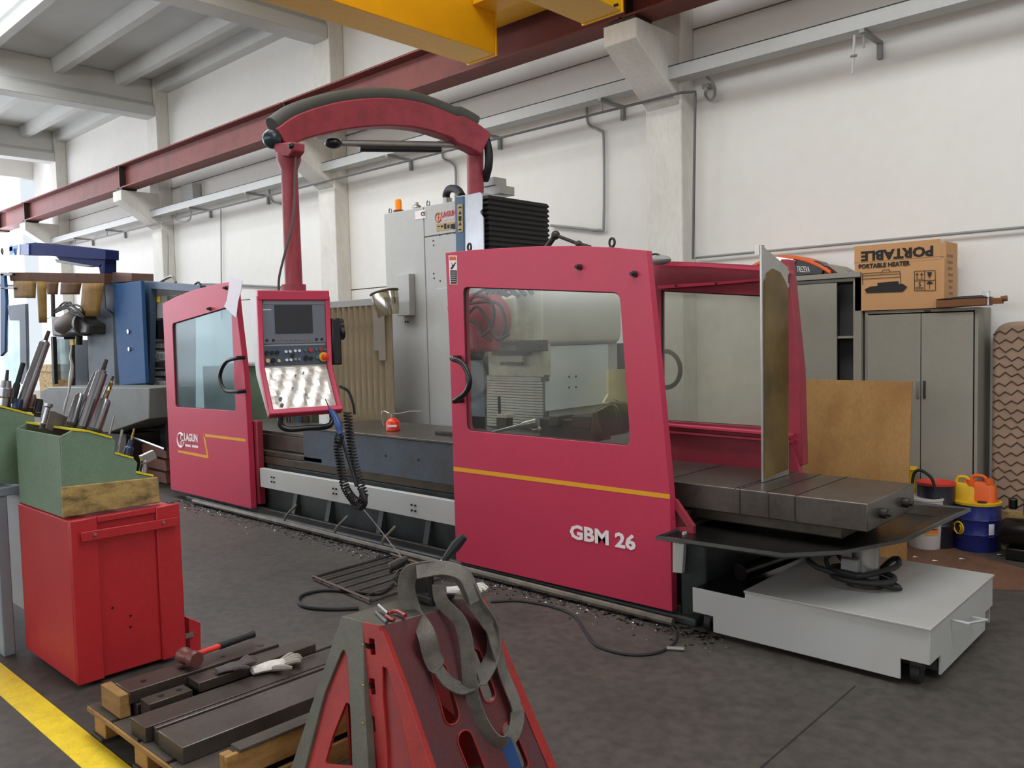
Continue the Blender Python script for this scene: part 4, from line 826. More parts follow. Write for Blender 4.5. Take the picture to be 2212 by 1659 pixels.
for k in range(7): part('side_print', B().box((cx1+.0012, 7.27+.01*k, 2.27-.05*k), (cx1+.002, 7.42-.006*(k % 3), 2.29-.05*k)), mat('faint_print', (140, 110, 84), .8, dirt=0), cbx)
# orange hooded machine on the taller locker
og = thing('motor_saw', 'orange hooded tool with black body lying on the taller locker', 'tool', PY(1740, 600, 7.32))
zo = zL2+.047
ox0, ox1 = PY(1618, 580, 7.3).x, PY(1800, 580, 7.3).x; Lg = ox1-ox0
arcp = [(ox0+Lg*t, .03+.17*math.sin(math.pi*min(1, (t*.9+.12)))**.8) for t in [i/14 for i in range(15)]]
b = B(); up_ = [V((x, 7.24, zo+h)) for x, h in arcp]; lo_ = [V((x, 7.24, zo+h-.035)) for x, h in reversed(arcp)]
part('hood', b.prism(up_+lo_, (0, .26, 0)), orangem, og, .008)
part('body', B().prism([V((x, 7.255, z)) for x, z in ((PY(1717, 580, 7.25).x, zo), (PY(1775, 600, 7.25).x, zo), (PY(1782, 585, 7.25).x, zo+.07), (PY(1765, 565, 7.25).x, zo+.12), (PY(1717, 560, 7.25).x, zo+.155))], (0, .2, 0)), blackp, og, .01)
text('TREZEVA', V((PY(1721, 589, 7.25).x, 7.254, PY(1721, 587, 7.25).z)), V((1, 0, -.12)), UP, .05, whitep, og, width=PY(1749, 589, 7.25).x-PY(1721, 589, 7.25).x)
part('engine', B().box((PY(1690, 580, 7.27).x, 7.28, zo), (PY(1714, 580, 7.27).x, 7.46, zo+.14)), steeld, og, .01)
part('silver_guard', B().prism([PY(x, y, 7.22) for x, y in ((1672, 554), (1714, 560), (1712, 572), (1694, 566), (1676, 560))], (0, .01, 0)), galv, og)
part('base_block', B().box((PY(1778, 590, 7.27).x, 7.28, zo), (PY(1812, 590, 7.27).x, 7.47, zo+.06)), mat('brown_block', (110, 70, 40), .6, dirt=.3), og, .005)
tp = thing('tilted_plate', 'tilted grey sheet plate leaning between the orange tool and the cardboard box', 'plate', PY(1810, 590, 7.24))
part('plate', B().prism([PY(x, y, 7.24) for x, y in ((1784, 570), (1812, 575), (1828, 584), (1848, 604), (1838, 601), (1812, 592))], (0, .2, 0)), lockm, tp, .003)
# things on the right of the box
wd = thing('wooden_wedge', 'flat brown wooden stand with black top on the two-door locker', 'stand', PY(2090, 655, 7.12))
p0 = PY(2022, 660, 7.15); p1 = PY(2130, 660, 7.15)
part('wood_body', B().prism([V((p0.x, 7.15, zR+.004)), V((p1.x+.0, 7.15, zR+.012)), V((p1.x, 7.15, zR+.07)), V((p0.x, 7.15, zR+.065))], (0, .2, 0)), mat('wedge_brown', (122, 74, 36), .6, dirt=.4), wd, .004)
part('black_top', B().prism([V((p0.x-.01, 7.145, zR+.071)), V((p1.x+.01, 7.145, zR+.071)), V((p1.x-.03, 7.145, zR+.088)), V((p0.x+.2, 7.145, zR+.088))], (0, .22, 0)), blackp, wd)
part('wooden_grip', B().box((p1.x+.015, 7.22, zR+.02), (p1.x+.09, 7.28, zR+.065)).cyl((p1.x+.08, 7.25, zR+.055), (p1.x+.12, 7.25, zR+.06), .022, n=12), mat('wedge_brown', (122, 74, 36)), wd)
part('cloth_tie', B().box((p1.x-.005, 7.18, zR+.012), (p1.x+.012, 7.185, zR+.105)), whitep, wd)
solo('plastic_clip', bxY(2120, 2136, 628, 641, 7.37, .05), mat('clip_white', (200, 206, 208), .4, dirt=0), 'small white plastic clip standing beside the wooden stand', 'clip', bevel=.003)
# quilt roll
q = thing('quilted_mattress', 'tan quilted mattress standing against the wall past the lockers', 'mattress', (-1.35, 7.35, 0))
qx0, qx1 = PY(2142, 800, 7.35).x, PY(2142, 800, 7.35).x+.72
oq = rnd([V((qx0, 7.35, .02)), V((qx0, 7.35, 1.74)), V((qx1, 7.35, 1.74)), V((qx1, 7.35, .02))], .16, 6)
part('padding', B().prism(oq, (0, .2, 0)), quiltm, q, .03)
b = B()
for j in range(24):
    z = .1+j*.068; sgn = 1 if j % 2 else -1; path = []
    for i in range(17):
        x = qx0+.01+i*.043
        path.append(V((x, 7.347, z+sgn*.016*(1 if i % 2 else -1)+.01*math.sin(i+j))))
    b.tube(path, .0055, 4)
part('stitching', b, mat('stitch_brown', (88, 66, 54), .9, dirt=0), q, kind='stuff')
# plywood
pw = solo('plywood_sheet', B().prism([V((PY(1728, 900, 6.3).x, 6.3, .02)), V((PY(1958, 900, 6.3).x, 6.3, .02)), V((PY(1958, 826, 6.3).x, 6.42, PY(1958, 826, 6.3).z)), V((PY(1728, 822, 6.3).x, 6.42, PY(1728, 822, 6.3).z))], (0, .018, 0)), plym, 'stained plywood sheet standing in front of the lockers', 'plywood')
# drums and jerrycans
def drum(name, c, r, h, m, lidm, label, cat, ribs=(.35, .66), bung=True):
    t = thing(name, label, cat, (c.x, c.y, 0)); pr_ = [(0, r*.98), (.012, r)]
    for k in ribs: pr_ += [(h*k-.012, r), (h*k, r+.006), (h*k+.012, r)]
    pr_ += [(h-.015, r)]
    part('drum_body', B().lathe((c.x, c.y, 0.002), UP, pr_, 36), m, t)
    part('lid', B().lathe((c.x, c.y, h-.012), UP, [(0, r+.004), (.018, r+.006), (.02, r-.008), (.006, r-.012), (.006, .001)], 36), lidm, t)
    if bung: part('bung', B().lathe((c.x+r*.25, c.y-r*.1, h-.004), UP, [(0, r*.2), (.008, r*.2)], 16), steeld, t)
    return t
cd = PZ(2109, 1194); r1 = .165; cd = V((cd.x*(1+r1/cd.y), cd.y+r1, 0))
t = drum('oil_drum', cd, r1, PY(2108, 1082, cd.y).z, drumb, yelplas, 'dark blue drum with yellow lid', 'drum')
def wrap(c, r, a0, a1, z0, z1, m, par, nm='label_patch'):
    n = 10; vs = []; 
    for k in range(n+1):
        a = a0+(a1-a0)*k/n; vs += [(c.x+r*math.sin(a), c.y-r*math.cos(a), z0), (c.x+r*math.sin(a), c.y-r*math.cos(a), z1)]
    part(nm, B().add(vs, [(2*k, 2*k+2, 2*k+3, 2*k+1) for k in range(n)]), m, par)
wrap(cd, r1+.002, .75, 1.02, .12, .22, whitep, t); wrap(cd, r1+.0015, -.95, -.35, .09, .34, mat('drum_label_dark', (40, 38, 56), .5, dirt=0), t)
c = V((cd.x+r1*math.sin(-.55)*1.02, cd.y-r1*math.cos(-.55)*1.02, .17)); ro = Matrix.Rotation(-.55, 3, 'Z')
part('emblem', B().torus(c, ro @ V((0, -1, 0)), .045, .007, 20, 6), yelplas, t)
part('emblem', B().tube([c+ro @ V((.01+.018*math.cos(a), -.005, .02*math.sin(a)*1.3)) for a in [-1.2+.3*i for i in range(9)]], .007, 6), yelplas, t)
cw = PZ(1998, 1190); cw = V((cw.x*(1+.13/cw.y), cw.y+.13, 0)); hb = PY(2003, 1072, cw.y).z
t = thing('plastic_bucket', 'white plastic bucket with orange label beside the blue drum', 'bucket', (cw.x, cw.y, 0))
part('bucket_body', B().lathe((cw.x, cw.y, .002), UP, [(0, .112), (.01, .116), (hb-.07, .128), (hb-.065, .134), (hb-.055, .134), (hb-.05, .129), (hb-.02, .131)], 32), whiteplas, t)
part('lid', B().lathe((cw.x, cw.y, hb-.02), UP, [(0, .137), (.015, .137), (.018, .128), (.006, .12), (.006, .001)], 32), whiteplas, t)
wrap(cw, .1262, .25, 1.1, .13, .24, mat('label_orange', (206, 122, 60), .6, dirt=.2), t); wrap(cw, .1255, .25, 1.1, .12, .14, mat('label_yellow', (214, 164, 40), .6, dirt=0), t); wrap(cw, .1275, .35, .52, .15, .18, blackp, t); wrap(cw, .1275, .62, 1.0, .16, .168, blackp, t)
part('bail', B().tube(smooth([V((cw.x-.13, cw.y-.02, hb-.06)), V((cw.x-.06, cw.y-.13, hb-.16)), V((cw.x+.06, cw.y-.135, hb-.17)), V((cw.x+.13, cw.y-.03, hb-.06))], 5), .0025, 5), alum, t)
cr2 = V((-2.12, 7.0-.32, 0)); cr2 = PY(2022, 1100, 6.98); cr2.z = 0
drum('oil_drum', cr2, .135, PY(2022, 1042, 6.98).z, mat('drum_black', (30, 28, 40), .4, dirt=.2), mat('lid_red', (210, 60, 48), .5, dirt=.2), 'black drum with red lid behind the white bucket', 'drum', bung=False)
def jerry(c, w_, d_, h, m, label, capm):
    t = thing('jerrycan', label, 'jerrycan', (c.x, c.y, 0))
    o = rnd([V((c.x-w_, c.y-d_, .004)), V((c.x+w_, c.y-d_, .004)), V((c.x+w_, c.y+d_, .004)), V((c.x-w_, c.y+d_, .004))], .04, 4)
    ct_ = V((c.x, c.y, 0)); b = B(); n = len(o); vs = list(o)+[p+V((0, 0, h-.06)) for p in o]+[ct_+(p-ct_)*.8+V((0, 0, h-.02)) for p in o]
    for p in vs[2*n:]: p.z = h-.02
    b.add(vs, [tuple(range(n-1, -1, -1)), tuple(range(2*n, 3*n))]+[(i, (i+1) % n, n+(i+1) % n, n+i) for i in range(n)]+[(n+i, n+(i+1) % n, 2*n+(i+1) % n, 2*n+i) for i in range(n)])
    part('can_body', b, m, t, .006); part('handle', B().tube(smooth([ct_+V((-w_*.5, 0, h-.03)), ct_+V((-w_*.3, 0, h+.02)), ct_+V((w_*.3, 0, h+.02)), ct_+V((w_*.5, 0, h-.03))], 4), .013, 8), m, t)
    part('cap', B().cyl(ct_+V((w_*.62, -d_*.4, h-.03)), ct_+V((w_*.62, -d_*.4, h+.012)), .03, n=14), capm, t)
cj = PY(2080, 1100, 7.13); jerry(cj, .10, .05, PY(2080, 1040, 7.06).z, yelplas, 'yellow plastic jerrycan between the drums', orangem)
cj = PY(2114, 1100, 7.14); jerry(cj, .12, .05, PY(2112, 1036, 7.1).z, orangem, 'orange plastic jerrycan behind the blue drum', orangem)
yb = thing('yellow_bottle', 'small yellow bottle standing at the foot of the locker behind the plywood edge', 'bottle', PY(1968, 1040, 6.85))
p = PY(1968, 1040, 7.12); part('bottle_body', B().lathe((p.x, p.y, .003), UP, [(0, .05), (.01, .055), (.3, .055), (.38, .035), (.52, .03), (.56, .05), (.58, .045)], 16), yelplas, yb)
solo('black_hose', B().tube(smooth(YP([(1970, 1050), (1974, 1024), (1985, 1016), (2000, 1022), (2014, 1036), (2020, 1060)], 6.8), 5), .012, 7), rubber, 'thin black hose arching over the black drum', 'hose')
mb = thing('old_motor', 'black oily motor block at the foot of the mattress', 'motor', PY(2190, 1100, 6.5))
mc = PY(2222, 1100, 6.95); mc.z = 0
part('motor_body', B().lathe((mc.x-.18, mc.y, .18), (1, 0, 0), [(0, .08), (.04, .11), (.28, .12), (.32, .08)], 18), blacko, mb)
part('motor_foot', B().box((mc.x-.12, mc.y-.12, .0), (mc.x+.14, mc.y+.12, .09)), blacko, mb, .01)
part('motor_top', B().box((mc.x-.02, mc.y-.07, .33), (mc.x+.12, mc.y+.07, .46)).cyl((mc.x-.1, mc.y, .36), (mc.x-.1, mc.y, .44), .03), blacko, mb, .01)
solo('wooden_board', B().box((mc.x-.3, mc.y+.2, .0), (mc.x+.35, mc.y+.23, .3)), blockw, 'short wooden board leaning behind the black motor', 'board')
for k, (x, y) in enumerate(((1978, 1204), (2020, 1212), (2078, 1208), (2160, 1199), (1690, 1190))):
    p = PZ(x, y, .004); solo('paper_scrap', B().add([p+V((-.02, -.008, 0)), p+V((.02, -.01, .006)), p+V((.024, .012, 0)), p+V((-.016, .014, .005))], [(0, 1, 2, 3)]), whitep, ['tiny white scrap on the rusty floor in front of the white bucket', 'tiny white scrap on the floor between bucket and blue drum', 'tiny white scrap on the floor in front of the blue drum', 'tiny white scrap on the floor beyond the blue drum', 'tiny white scrap on the floor under the drip tray'][k], 'scrap', 'scraps on the rusty floor')
# ================================================================== left background: blue machine
bmx = thing('blue_milling_machine', 'old blue milling machine with amber strip curtain behind the tool racks', 'milling machine', (-12, 5, 0))
Yb = 4.7
def pb_(nm, pts, Y, t, m, par=bmx, bv=.006): return part(nm, polyY(pts, Y, t), m, par, bv)
pb_('column', [(183, 640), (225, 612), (228, 664), (243, 678), (249, 850), (193, 850), (187, 692)], Yb, .5, bgrey)
pb_('column_cover', [(226, 610), (247, 608), (246, 678), (229, 664)], Yb-.03, .4, mat('dark_blue_cover', (38, 60, 92), .45, dirt=.3))
pb_('door_panel', [(245, 614), (304, 606), (315, 828), (258, 832), (248, 700)], Yb-.06, .05, bluem)
for x, y in ((279, 716), (281, 754)): p = PY(x, y, Yb-.06); part('door_lock', B().cyl(p, p-V((0, .02, 0)), .03, n=10), chrome, bmx)
pb_('panel_cap', [(240, 588), (284, 590), (284, 608), (242, 612)], Yb+.02, .3, mat('rusty_cap', (110, 80, 70), .6, dirt=.5))
# open electronics cabinet
ec_ = pb_('electronics_cabinet', [(304, 606), (432, 616), (432, 632), (326, 624), (322, 830), (316, 830)], Yb+.05, .08, mat('cabinet_blue_grey', (62, 80, 104), .5, dirt=.3))
pb_('cabinet_back', [(318, 620), (420, 622), (420, 900), (318, 900)], Yb+.3, .02, mat('cabinet_inner', (96, 96, 92), .6, dirt=.3))
for k, (y0, y1, m) in enumerate(((640, 688, greym), (692, 732, blacko), (738, 756, steeld), (760, 778, greym), (782, 794, steeld), (798, 816, blacko), (822, 834, greym), (838, 850, steeld), (856, 872, greym), (876, 890, steeld))):
    q = part('drive_module', bxY(322, 362, y0, y1, Yb+.14, .12), m, bmx, .004)
    if k in (2, 3, 5, 6, 8):
        for j in range(5): part('terminal', bxY(325+j*7, 329+j*7, y0+4, y1-4, Yb+.125, .014), alum, q)
part('warning_patch', bxY(328, 346, 641, 653, Yb+.13, .005), yelplas, bmx); part('cabinet_post', bxY(318, 322, 640, 890, Yb+.1, .05), steeld, bmx)
part('roof_cable', B().tube(smooth(YP([(344, 612), (362, 600), (374, 598), (380, 610)], Yb+.3), 4), .018, 7), alum, bmx); part('roof_cable', B().tube(smooth(YP([(420, 616), (428, 610), (434, 616)], Yb+.3), 4), .014, 7), steeld, bmx)
# upper swing boom with sign
pb_('boom', [(55, 526), (75, 524), (150, 531), (228, 540), (228, 561), (170, 558), (100, 552), (55, 551)], Yb-.1, .18, navym)
pb_('boom_gusset', [(120, 554), (228, 561), (224, 578), (215, 578), (180, 572), (130, 563)], Yb-.08, .14, navym)
pb_('boom_post', [(213, 575), (226, 560), (226, 592), (216, 592)], Yb-.08, .16, navym)
pb_('boom_collar', [(42, 527), (62, 527), (62, 551), (42, 551)], Yb-.12, .22, mat('collar_blue', (40, 66, 130), .45, dirt=.2))
pb_('boom_lamp', [(118, 560), (200, 574), (188, 577), (122, 567)], Yb-.12, .1, steeld)
sgn = pb_('sign_plate', [(-40, 529), (42, 527), (42, 551), (-40, 553)], Yb-.13, .02, whitep)
part('sign_mark', bxY(20, 27, 530, 549, Yb-.134, .003).box(*[tuple(v) for v in (lambda a, b: (V((a.x, a.y, b.z)), V((b.x, a.y+.003, a.z))))(PY(20, 534, Yb-.134), PY(38, 538, Yb-.134))]), mat('sign_blue', (40, 110, 170), .5, dirt=0), sgn)
part('sign_mark', B().torus(PY(33, 543, Yb-.134), (0, 1, 0), .045, .016, 16, 5), mat('sign_blue', (40, 110, 170)), sgn)
part('sign_mark', B().torus(PY(5, 543, Yb-.134), (0, 1, 0), .05, .01, 4, 4), printm, sgn)
# strip curtain
pb_('curtain_rail', [(18, 588), (225, 591), (226, 613), (22, 607)], Yb-.2, .1, mat('rail_brown', (84, 58, 44), .85, spec=.1, dirt=.5))
for k, (x0, x1, y1, sk, dk) in enumerate(((28, 78, 644, 0, 0), (79, 100, 697, 3, 0), (100, 126, 636, 0, 1), (131, 176, 636, -3, 1), (178, 224, 683, -8, 0))):
    n = 7; vs = []; ytop = 607+k*1.2
    for j in range(6):
        for i in range(n+1):
            t = j/5; x = x0+(x1-x0)*i/n; x = x*(1-t)+(x+(sk if i < n/2 else sk)*1)*t + (1 if i < n/2 else -1)*t*2
            p = PY(x, ytop+(y1-ytop)*t, Yb-.22); vs.append(p+V((0, -.05*math.sin(math.pi*i/n), 0)))
    b = B().add(vs, [(j*(n+1)+i, j*(n+1)+i+1, (j+1)*(n+1)+i+1, (j+1)*(n+1)+i) for j in range(5) for i in range(n)])
    o = part('curtain_strip', b, mat('strip_brown', (96, 70, 48), .8, spec=.1, dirt=.7, dcol=(60, 44, 36), scale=7) if dk else stripm, bmx)
    sm = o.modifiers.new('sol', 'SOLIDIFY'); sm.thickness = .006
# head
pb_('head_body', [(110, 684), (128, 684), (150, 700), (170, 690), (188, 700), (188, 722), (150, 722), (130, 728), (112, 726)], Yb-.25, .3, mat('head_dark', (54, 54, 52), .5, dirt=.6, dcol=(30, 30, 30)), bv=.03)
part('head_drum', B().lathe(PY(152, 697, Yb-.2), (.9, .2, .2), [(-.3, .08), (-.2, .13), (.1, .15), (.3, .14), (.42, .08)], 18), mat('head_brown', (92, 80, 74), .6, .1, dirt=.6), bmx)
part('head_plate', B().lathe(PY(182, 700, Yb-.15), (1, 0, 0), [(0, .17), (.08, .17)], 20), steeld, bmx)
rr2 = random.Random(5)
for k in range(6):
    P = [PY(112+rr2.random()*10, 668+rr2.random()*10, Yb-.3), PY(130+rr2.random()*20, 652+rr2.random()*14, Yb-.3), PY(150+rr2.random()*15, 655+rr2.random()*20, Yb-.3), PY(172+rr2.random()*8, 665+rr2.random()*20, Yb-.3), PY(180, 690, Yb-.25)]
    part('head_hose', B().tube(smooth(P, 5), .013, 6), rubber, bmx)
part('head_rod', B().tube(YP([(114, 636), (115, 684)], Yb-.3), .03, 7), steeld, bmx)
part('tool_holder_cap', bxY(122, 138, 726, 733, Yb-.1, .2), blacko, bmx)
part('spindle_probe', B().cyl(PY(171, 726, Yb-.1), PY(171, 744, Yb-.1), .05, n=10), blacko, bmx)
pb_('bed_front', [(88, 844), (105, 836), (322, 838), (322, 905), (232, 935), (88, 915)], Yb-.6, .55, mat('bed_grey', (100, 104, 100), .5, dirt=.5, dcol=(70, 68, 62)), bv=.01)
pb_('bed_foot', [(88, 915), (232, 935), (272, 938), (272, 1060), (88, 1060)], Yb-.45, .8, steeld)
# screens at far left
for nm, pts, m in (('screen_frame', [(0, 590), (8, 592), (12, 650), (10, 760), (0, 770)], bluem), ('screen_post', [(16, 660), (54, 656), (58, 830), (44, 830), (42, 692), (20, 692)], bgrey)): pb_(nm, pts, Yb-.3, .05, m)
pgl = glass('screen_glass_teal', (206, 220, 222), .3, (120, 136, 138))
part('screen_pane', polyY([(12, 692), (42, 692), (46, 825), (6, 830)], Yb-.28, .012), pgl, bmx)
pb_('screen_rail', [(0, 588), (26, 590), (26, 595), (0, 596)], Yb-.3, .05, steeld); pb_('screen_rail', [(0, 620), (30, 621), (30, 625), (0, 624)], Yb-.3, .05, steeld)
part('screen_pane', polyY([(113, 727), (147, 727), (150, 818), (116, 822)], Yb+.2, .012), pgl, bmx)
pb_('screen_mullion', [(147, 718), (153, 718), (155, 835), (150, 835)], Yb+.15, .06, steeld); pb_('screen_mullion', [(109, 727), (114, 727), (118, 830), (113, 830)], Yb+.15, .06, steeld)
pb_('rear_box', [(152, 735), (188, 735), (190, 835), (155, 835)], Yb+.4, .3, bgrey)
part('orange_tag', bxY(150, 158, 728, 745, Yb+.1, .03), yelplas, bmx)
solo('wooden_crate', bxY(80, 112, 788, 803, 6.5, .5).box(*(lambda a, b: ((a.x, 6.52, 0), (b.x, 6.98, a.z)))(PY(82, 803.2, 6.5), PY(111, 830, 6.5))), blockw, 'small brown wooden crate seen far behind the boring bars', 'crate')
# plastic sheet on the left door
sh = solo('plastic_sheet', B().prism([PY(x, y, 4.10) for x, y in ((496, 596), (505, 600), (523, 606), (521, 625), (514, 652), (510, 686), (502, 680), (484, 662), (490, 648), (494, 620))], (0, .004, 0)), mat('film_white', (226, 222, 232), .5, dirt=.2, dcol=(190, 188, 200)), 'white plastic sheet hung over the top corner of the left sliding door', 'sheet')
# brown wooden boxes beyond the racks
ct_ = thing('wooden_chest', 'reddish brown wooden chest of boards left of the small sliding door', 'chest', PY(330, 1040, 4.6))
for k in range(4):
    y0 = 962+k*27; part('board', polyY([(298, y0-6), (357, y0+6), (360, y0+29), (300, y0+15)], 4.45, .05), mat('chest_brown', (112, 70, 58), .65, dirt=.5, scale=6), ct_, .004)
part('chest_body', bxY(296, 358, 990, 1085, 4.52, .4), mat('chest_dark', (60, 44, 38), .7, dirt=.3), ct_)
part('steel_bar', B().cyl(PY(270, 937, 4.3), PY(357, 970, 4.3), .022, n=8), chrome, ct_)
dk = solo('dark_locker', bxY(276, 358, 888, 984, 4.68, .35), mat('locker_charcoal', (66, 62, 60), .5, dirt=.3), 'dark grey box standing left of the small sliding door', 'box', bevel=.006)
# ================================================================== foreground
# grey work table at the left edge
wt = thing('work_table', 'pale blue-grey steel work table at the left edge', 'table', (-5.6, 1.6, 0))
TZ = .952
part('table_top', B().box((-7.2, 1.36, TZ-.05), (-5.2, 1.95, TZ)), mat('table_blue_grey', (136, 150, 160), .5, dirt=.3), wt, .006)
for x, y in ((-5.25, 1.365), (-7.1, 1.5), (-5.25, 1.85), (-7.1, 1.85)):
    part('leg', B().box((x-.04, y, 0), (x+.04, y+.06, TZ-.051)), mat('table_blue_grey', (136, 150, 160)), wt, .006)
part('table_panel', B().box((-7.1, 1.52, .2), (-5.3, 1.535, TZ-.055)), mat('table_panel', (150, 152, 156), .5, dirt=.3), wt)
# red tool cart
TC = thing('tool_cart', 'bright red steel tool cart carrying the green tool rack', 'tool cart', (-4.8, 1.75, 0))
cx0_, cx1_, cy0_, cy1_, cz = -5.19, -4.40, 1.47, 2.03, .858
part('cart_body', B().box((cx0_, cy0_, .022), (cx1_-.02, cy1_-.04, cz)), cartred, TC, .008)
for y0, y1, o in ((cy0_, cy0_+.13, .0), (cy1_-.13, cy1_, .0)): part('side_fold', B().box((cx1_-.019, y0, .022), (cx1_, y1, cz)), cartred, TC, .006)
part('top_fold', B().box((cx1_-.019, cy0_+.132, cz-.03), (cx1_-.001, cy1_-.132, cz)), cartred, TC, .003)
part('rail', B().prism([PX(x, y, cx1_+.02) for x, y in ((174, 1150), (383, 1116), (383, 1135), (176, 1171))], (.012, 0, 0)), cartred, TC, .003)
for x, y in ((205, 1154), (353, 1128)): p = PX(x, y, cx1_+.033); part('rivet', B().cyl(p, p+V((.006, 0, 0)), .008, n=8), alum, TC)
for x, y in ((282, 1330), (282, 1354), (243, 1313)): p = PX(x, y, cx1_-.019); part('screw_hole', B().cyl(p, p+V((.002, 0, 0)), .006, n=6), blackp, TC)
for x in (cx0_+.08, cx1_-.08):
    for y in (cy0_+.1, cy1_-.12): part('caster', B().cyl((x-.015, y, .045), (x+.015, y, .045), .045, n=16), rubber, TC)
dr = part('open_drawer', B().prism([PX(x, y, cx1_-.1) for x, y in ((392, 1328), (417, 1338), (418, 1395), (395, 1402))], (.09, 0, 0)), cartred, TC, .003)
part('drawer_handle', bxX(400, 417, 1367, 1377, cx1_-.009, .006), alum, dr)
# green tool racks
def rack(name, poly, X, t, label, front):
    r = thing(name, label, 'tool rack', PX(poly[0][0], poly[0][1], X)); pts = [PX(x, y, X) for x, y in poly]
    part('rack_side', B().prism(pts, (-.012, 0, 0)), greenm, r, .002); part('rack_side', B().prism([p+V((-t, 0, 0)) for p in pts], (.012, 0, 0)), greenm, r, .002)
    y0 = min(p.y for p in pts); z0 = min(p.z for p in pts); zz = max(p.z for p in pts if p.y < y0+.03)
    part('rack_front', B().box((pts[0].x-t+.013, y0, z0), (pts[0].x-.013, y0+.01, zz)), greenm, r)
    for a, b in front:
        A, C_ = PX(*a, X), PX(*b, X); part('yellow_shelf', B().prism([A+V((.004, 0, .002)), C_+V((.004, 0, .002)), C_+V((.004, 0, .012)), A+V((.004, 0, .012))], (-t-.008, 0, 0)), mat('shelf_yellow', (226, 206, 30), .5, dirt=.3), r)
    return r
R1X = -4.46
rack('tool_rack', [(140, 1114), (131, 943), (155, 930), (190, 934), (243, 948), (249, 953), (247, 980), (290, 992), (297, 1000), (294, 1023), (332, 1030), (343, 1040), (346, 1086)], R1X, .69, 'nearer green stepped tool rack on the red tool cart', [((155, 931), (190, 934)), ((190, 934), (242, 948)), ((248, 981), (288, 992)), ((294, 1023), (331, 1030))])
R2X = -5.22
rack('tool_rack', [(22, 1046), (-30, 1030), (-30, 880), (20, 884), (74, 899), (78, 930), (78, 1046)], R2X, .5, 'farther green tool rack on the grey work table', [((0, 880), (20, 885)), ((20, 885), (73, 899))])
# plank in front of the rack
solo('wood_block', B().prism([PX(x, y, -4.43) for x, y in ((134, 1053), (341, 1031), (346, 1085), (138, 1118))], (-.025, 0, 0)), blockw, 'oil stained wooden board lying against the nearer green rack', 'board', bevel=.003)
# shop tools in the racks
def rev(b, base, tip, prof, n=18):   # prof: list of (fraction, radius)
    ax = V(tip)-V(base); L = ax.length; return b.lathe(base, ax, [(f*L, r) for f, r in prof], n)
def holder(nm, base, tip, Xb, prof, label, extra=None, cat='tool holder', body=chrome, shoulder=True):
    g = thing(nm, label, cat, PX(*base, Xb), 'tool holders in the green racks'); A = PX(*base, Xb); T = PX(*tip, Xb)
    part('tool_body', rev(B(), A, T, prof), body, g)
    if shoulder:
        ax = (T-A).normalized(); r = max(r for f, r in prof[:2])*1.12
        part('taper_flange', B().lathe(A-ax*.028, ax, [(0, r), (.010, r), (.011, r*.88), (.016, r*.88), (.017, r), (.027, r)], 18), steeld, g)
    if extra: extra(g, A, T)
    return g
def drill(g, A, T):
    ax = (T-A).normalized(); b = B(); L = .1
    P = []; 
    for k in range(25):
        t = k/24; P.append(T+ax*L*t+(ax.cross(UP).normalized()*math.cos(t*14)+ax.cross(UP).cross(ax).normalized()*math.sin(t*14))*.004)
    part('drill_bit', b.tube(P, .006, 6).cyl(T, T+ax*L, .004, n=6), mat('bit_bronze', (170, 140, 80), .3, .9, dirt=0), g)
def thin(r): return lambda g, A, T: part('cutter_tip', B().cyl(T, T+(T-A).normalized()*.06, r, r*.8, 10), mat('bit_bronze', (170, 140, 80), .3, .9) if r < .007 else steeld, g)
Xa = -4.62
holder('tool_holder', (180, 922), (222, 800), Xa, [(0, .032), (.1, .031), (.95, .029), (.96, .02), (1, .02)], 'tall thick polished boring holder in the middle of the nearer rack', thin(.012))
holder('tool_holder', (205, 926), (228, 862), -4.52, [(0, .035), (.15, .034), (.9, .030), (1, .024)], 'short fat polished collet holder at the front of the nearer rack', drill)
holder('tool_holder', (155, 912), (174, 850), -4.66, [(0, .03), (.9, .024), (1, .014)], 'brownish polished sleeve holder left of the tall thick one', None)
holder('tool_holder', (205, 915), (236, 835), -4.75, [(0, .022), (.5, .02), (.55, .016), (1, .014)], 'stepped drill holder behind the fat collet holder', thin(.009))
holder('tool_holder', (163, 900), (208, 803), -4.85, [(0, .012), (.9, .012), (1, .008)], 'thin bright rod holder rising behind the thick boring holder', None, shoulder=False)
holder('tool_holder', (94, 915), (106, 872), -4.65, [(0, .012), (.8, .012), (.85, .02), (1, .02)], 'short slim holder with a round cap by the steel sheet', None)
holder('tool_holder', (236, 938), (246, 898), -4.5, [(0, .006), (1, .006)], 'thin pale rod at the right edge of the upper shelf', None, shoulder=False, body=alum)
holder('tool_holder', (275, 985), (284, 950), -4.5, [(0, .022), (.5, .022), (.6, .014), (1, .012)], 'dark holder with gold tipped cutter on the middle step', thin(.006), body=mat('holder_navy', (60, 68, 96), .3, .7, dirt=.3))
holder('tool_holder', (254, 985), (264, 928), -4.52, [(0, .007), (1, .007)], 'slim grey rod on the middle step', None, shoulder=False, body=alum)
holder('tool_holder', (310, 1022), (312, 1000), -4.5, [(0, .024), (.5, .022), (1, .016)], 'small boring head holder on the lowest step', lambda g, A, T: part('cutter_head', B().obox(T+V((0, .02, .03)), V((.016, 0, 0)), V((0, .035, .012)), V((0, -.008, .022))).sphere(T+V((0, 0, .005)), .02), alum, g))
holder('tool_holder', (46, 880), (98, 736), -5.3, [(0, .034), (.5, .033), (.52, .031), (.97, .030), (1, .02)], 'long thick polished boring bar in the farther rack', thin(.012))
holder('tool_holder', (28, 862), (50, 784), -5.5, [(0, .02), (.4, .02), (.45, .014), (1, .014)], 'dark fluted cutter left of the long boring bar', None, body=mat('cutter_green', (44, 56, 54), .4, .5, dirt=.4))
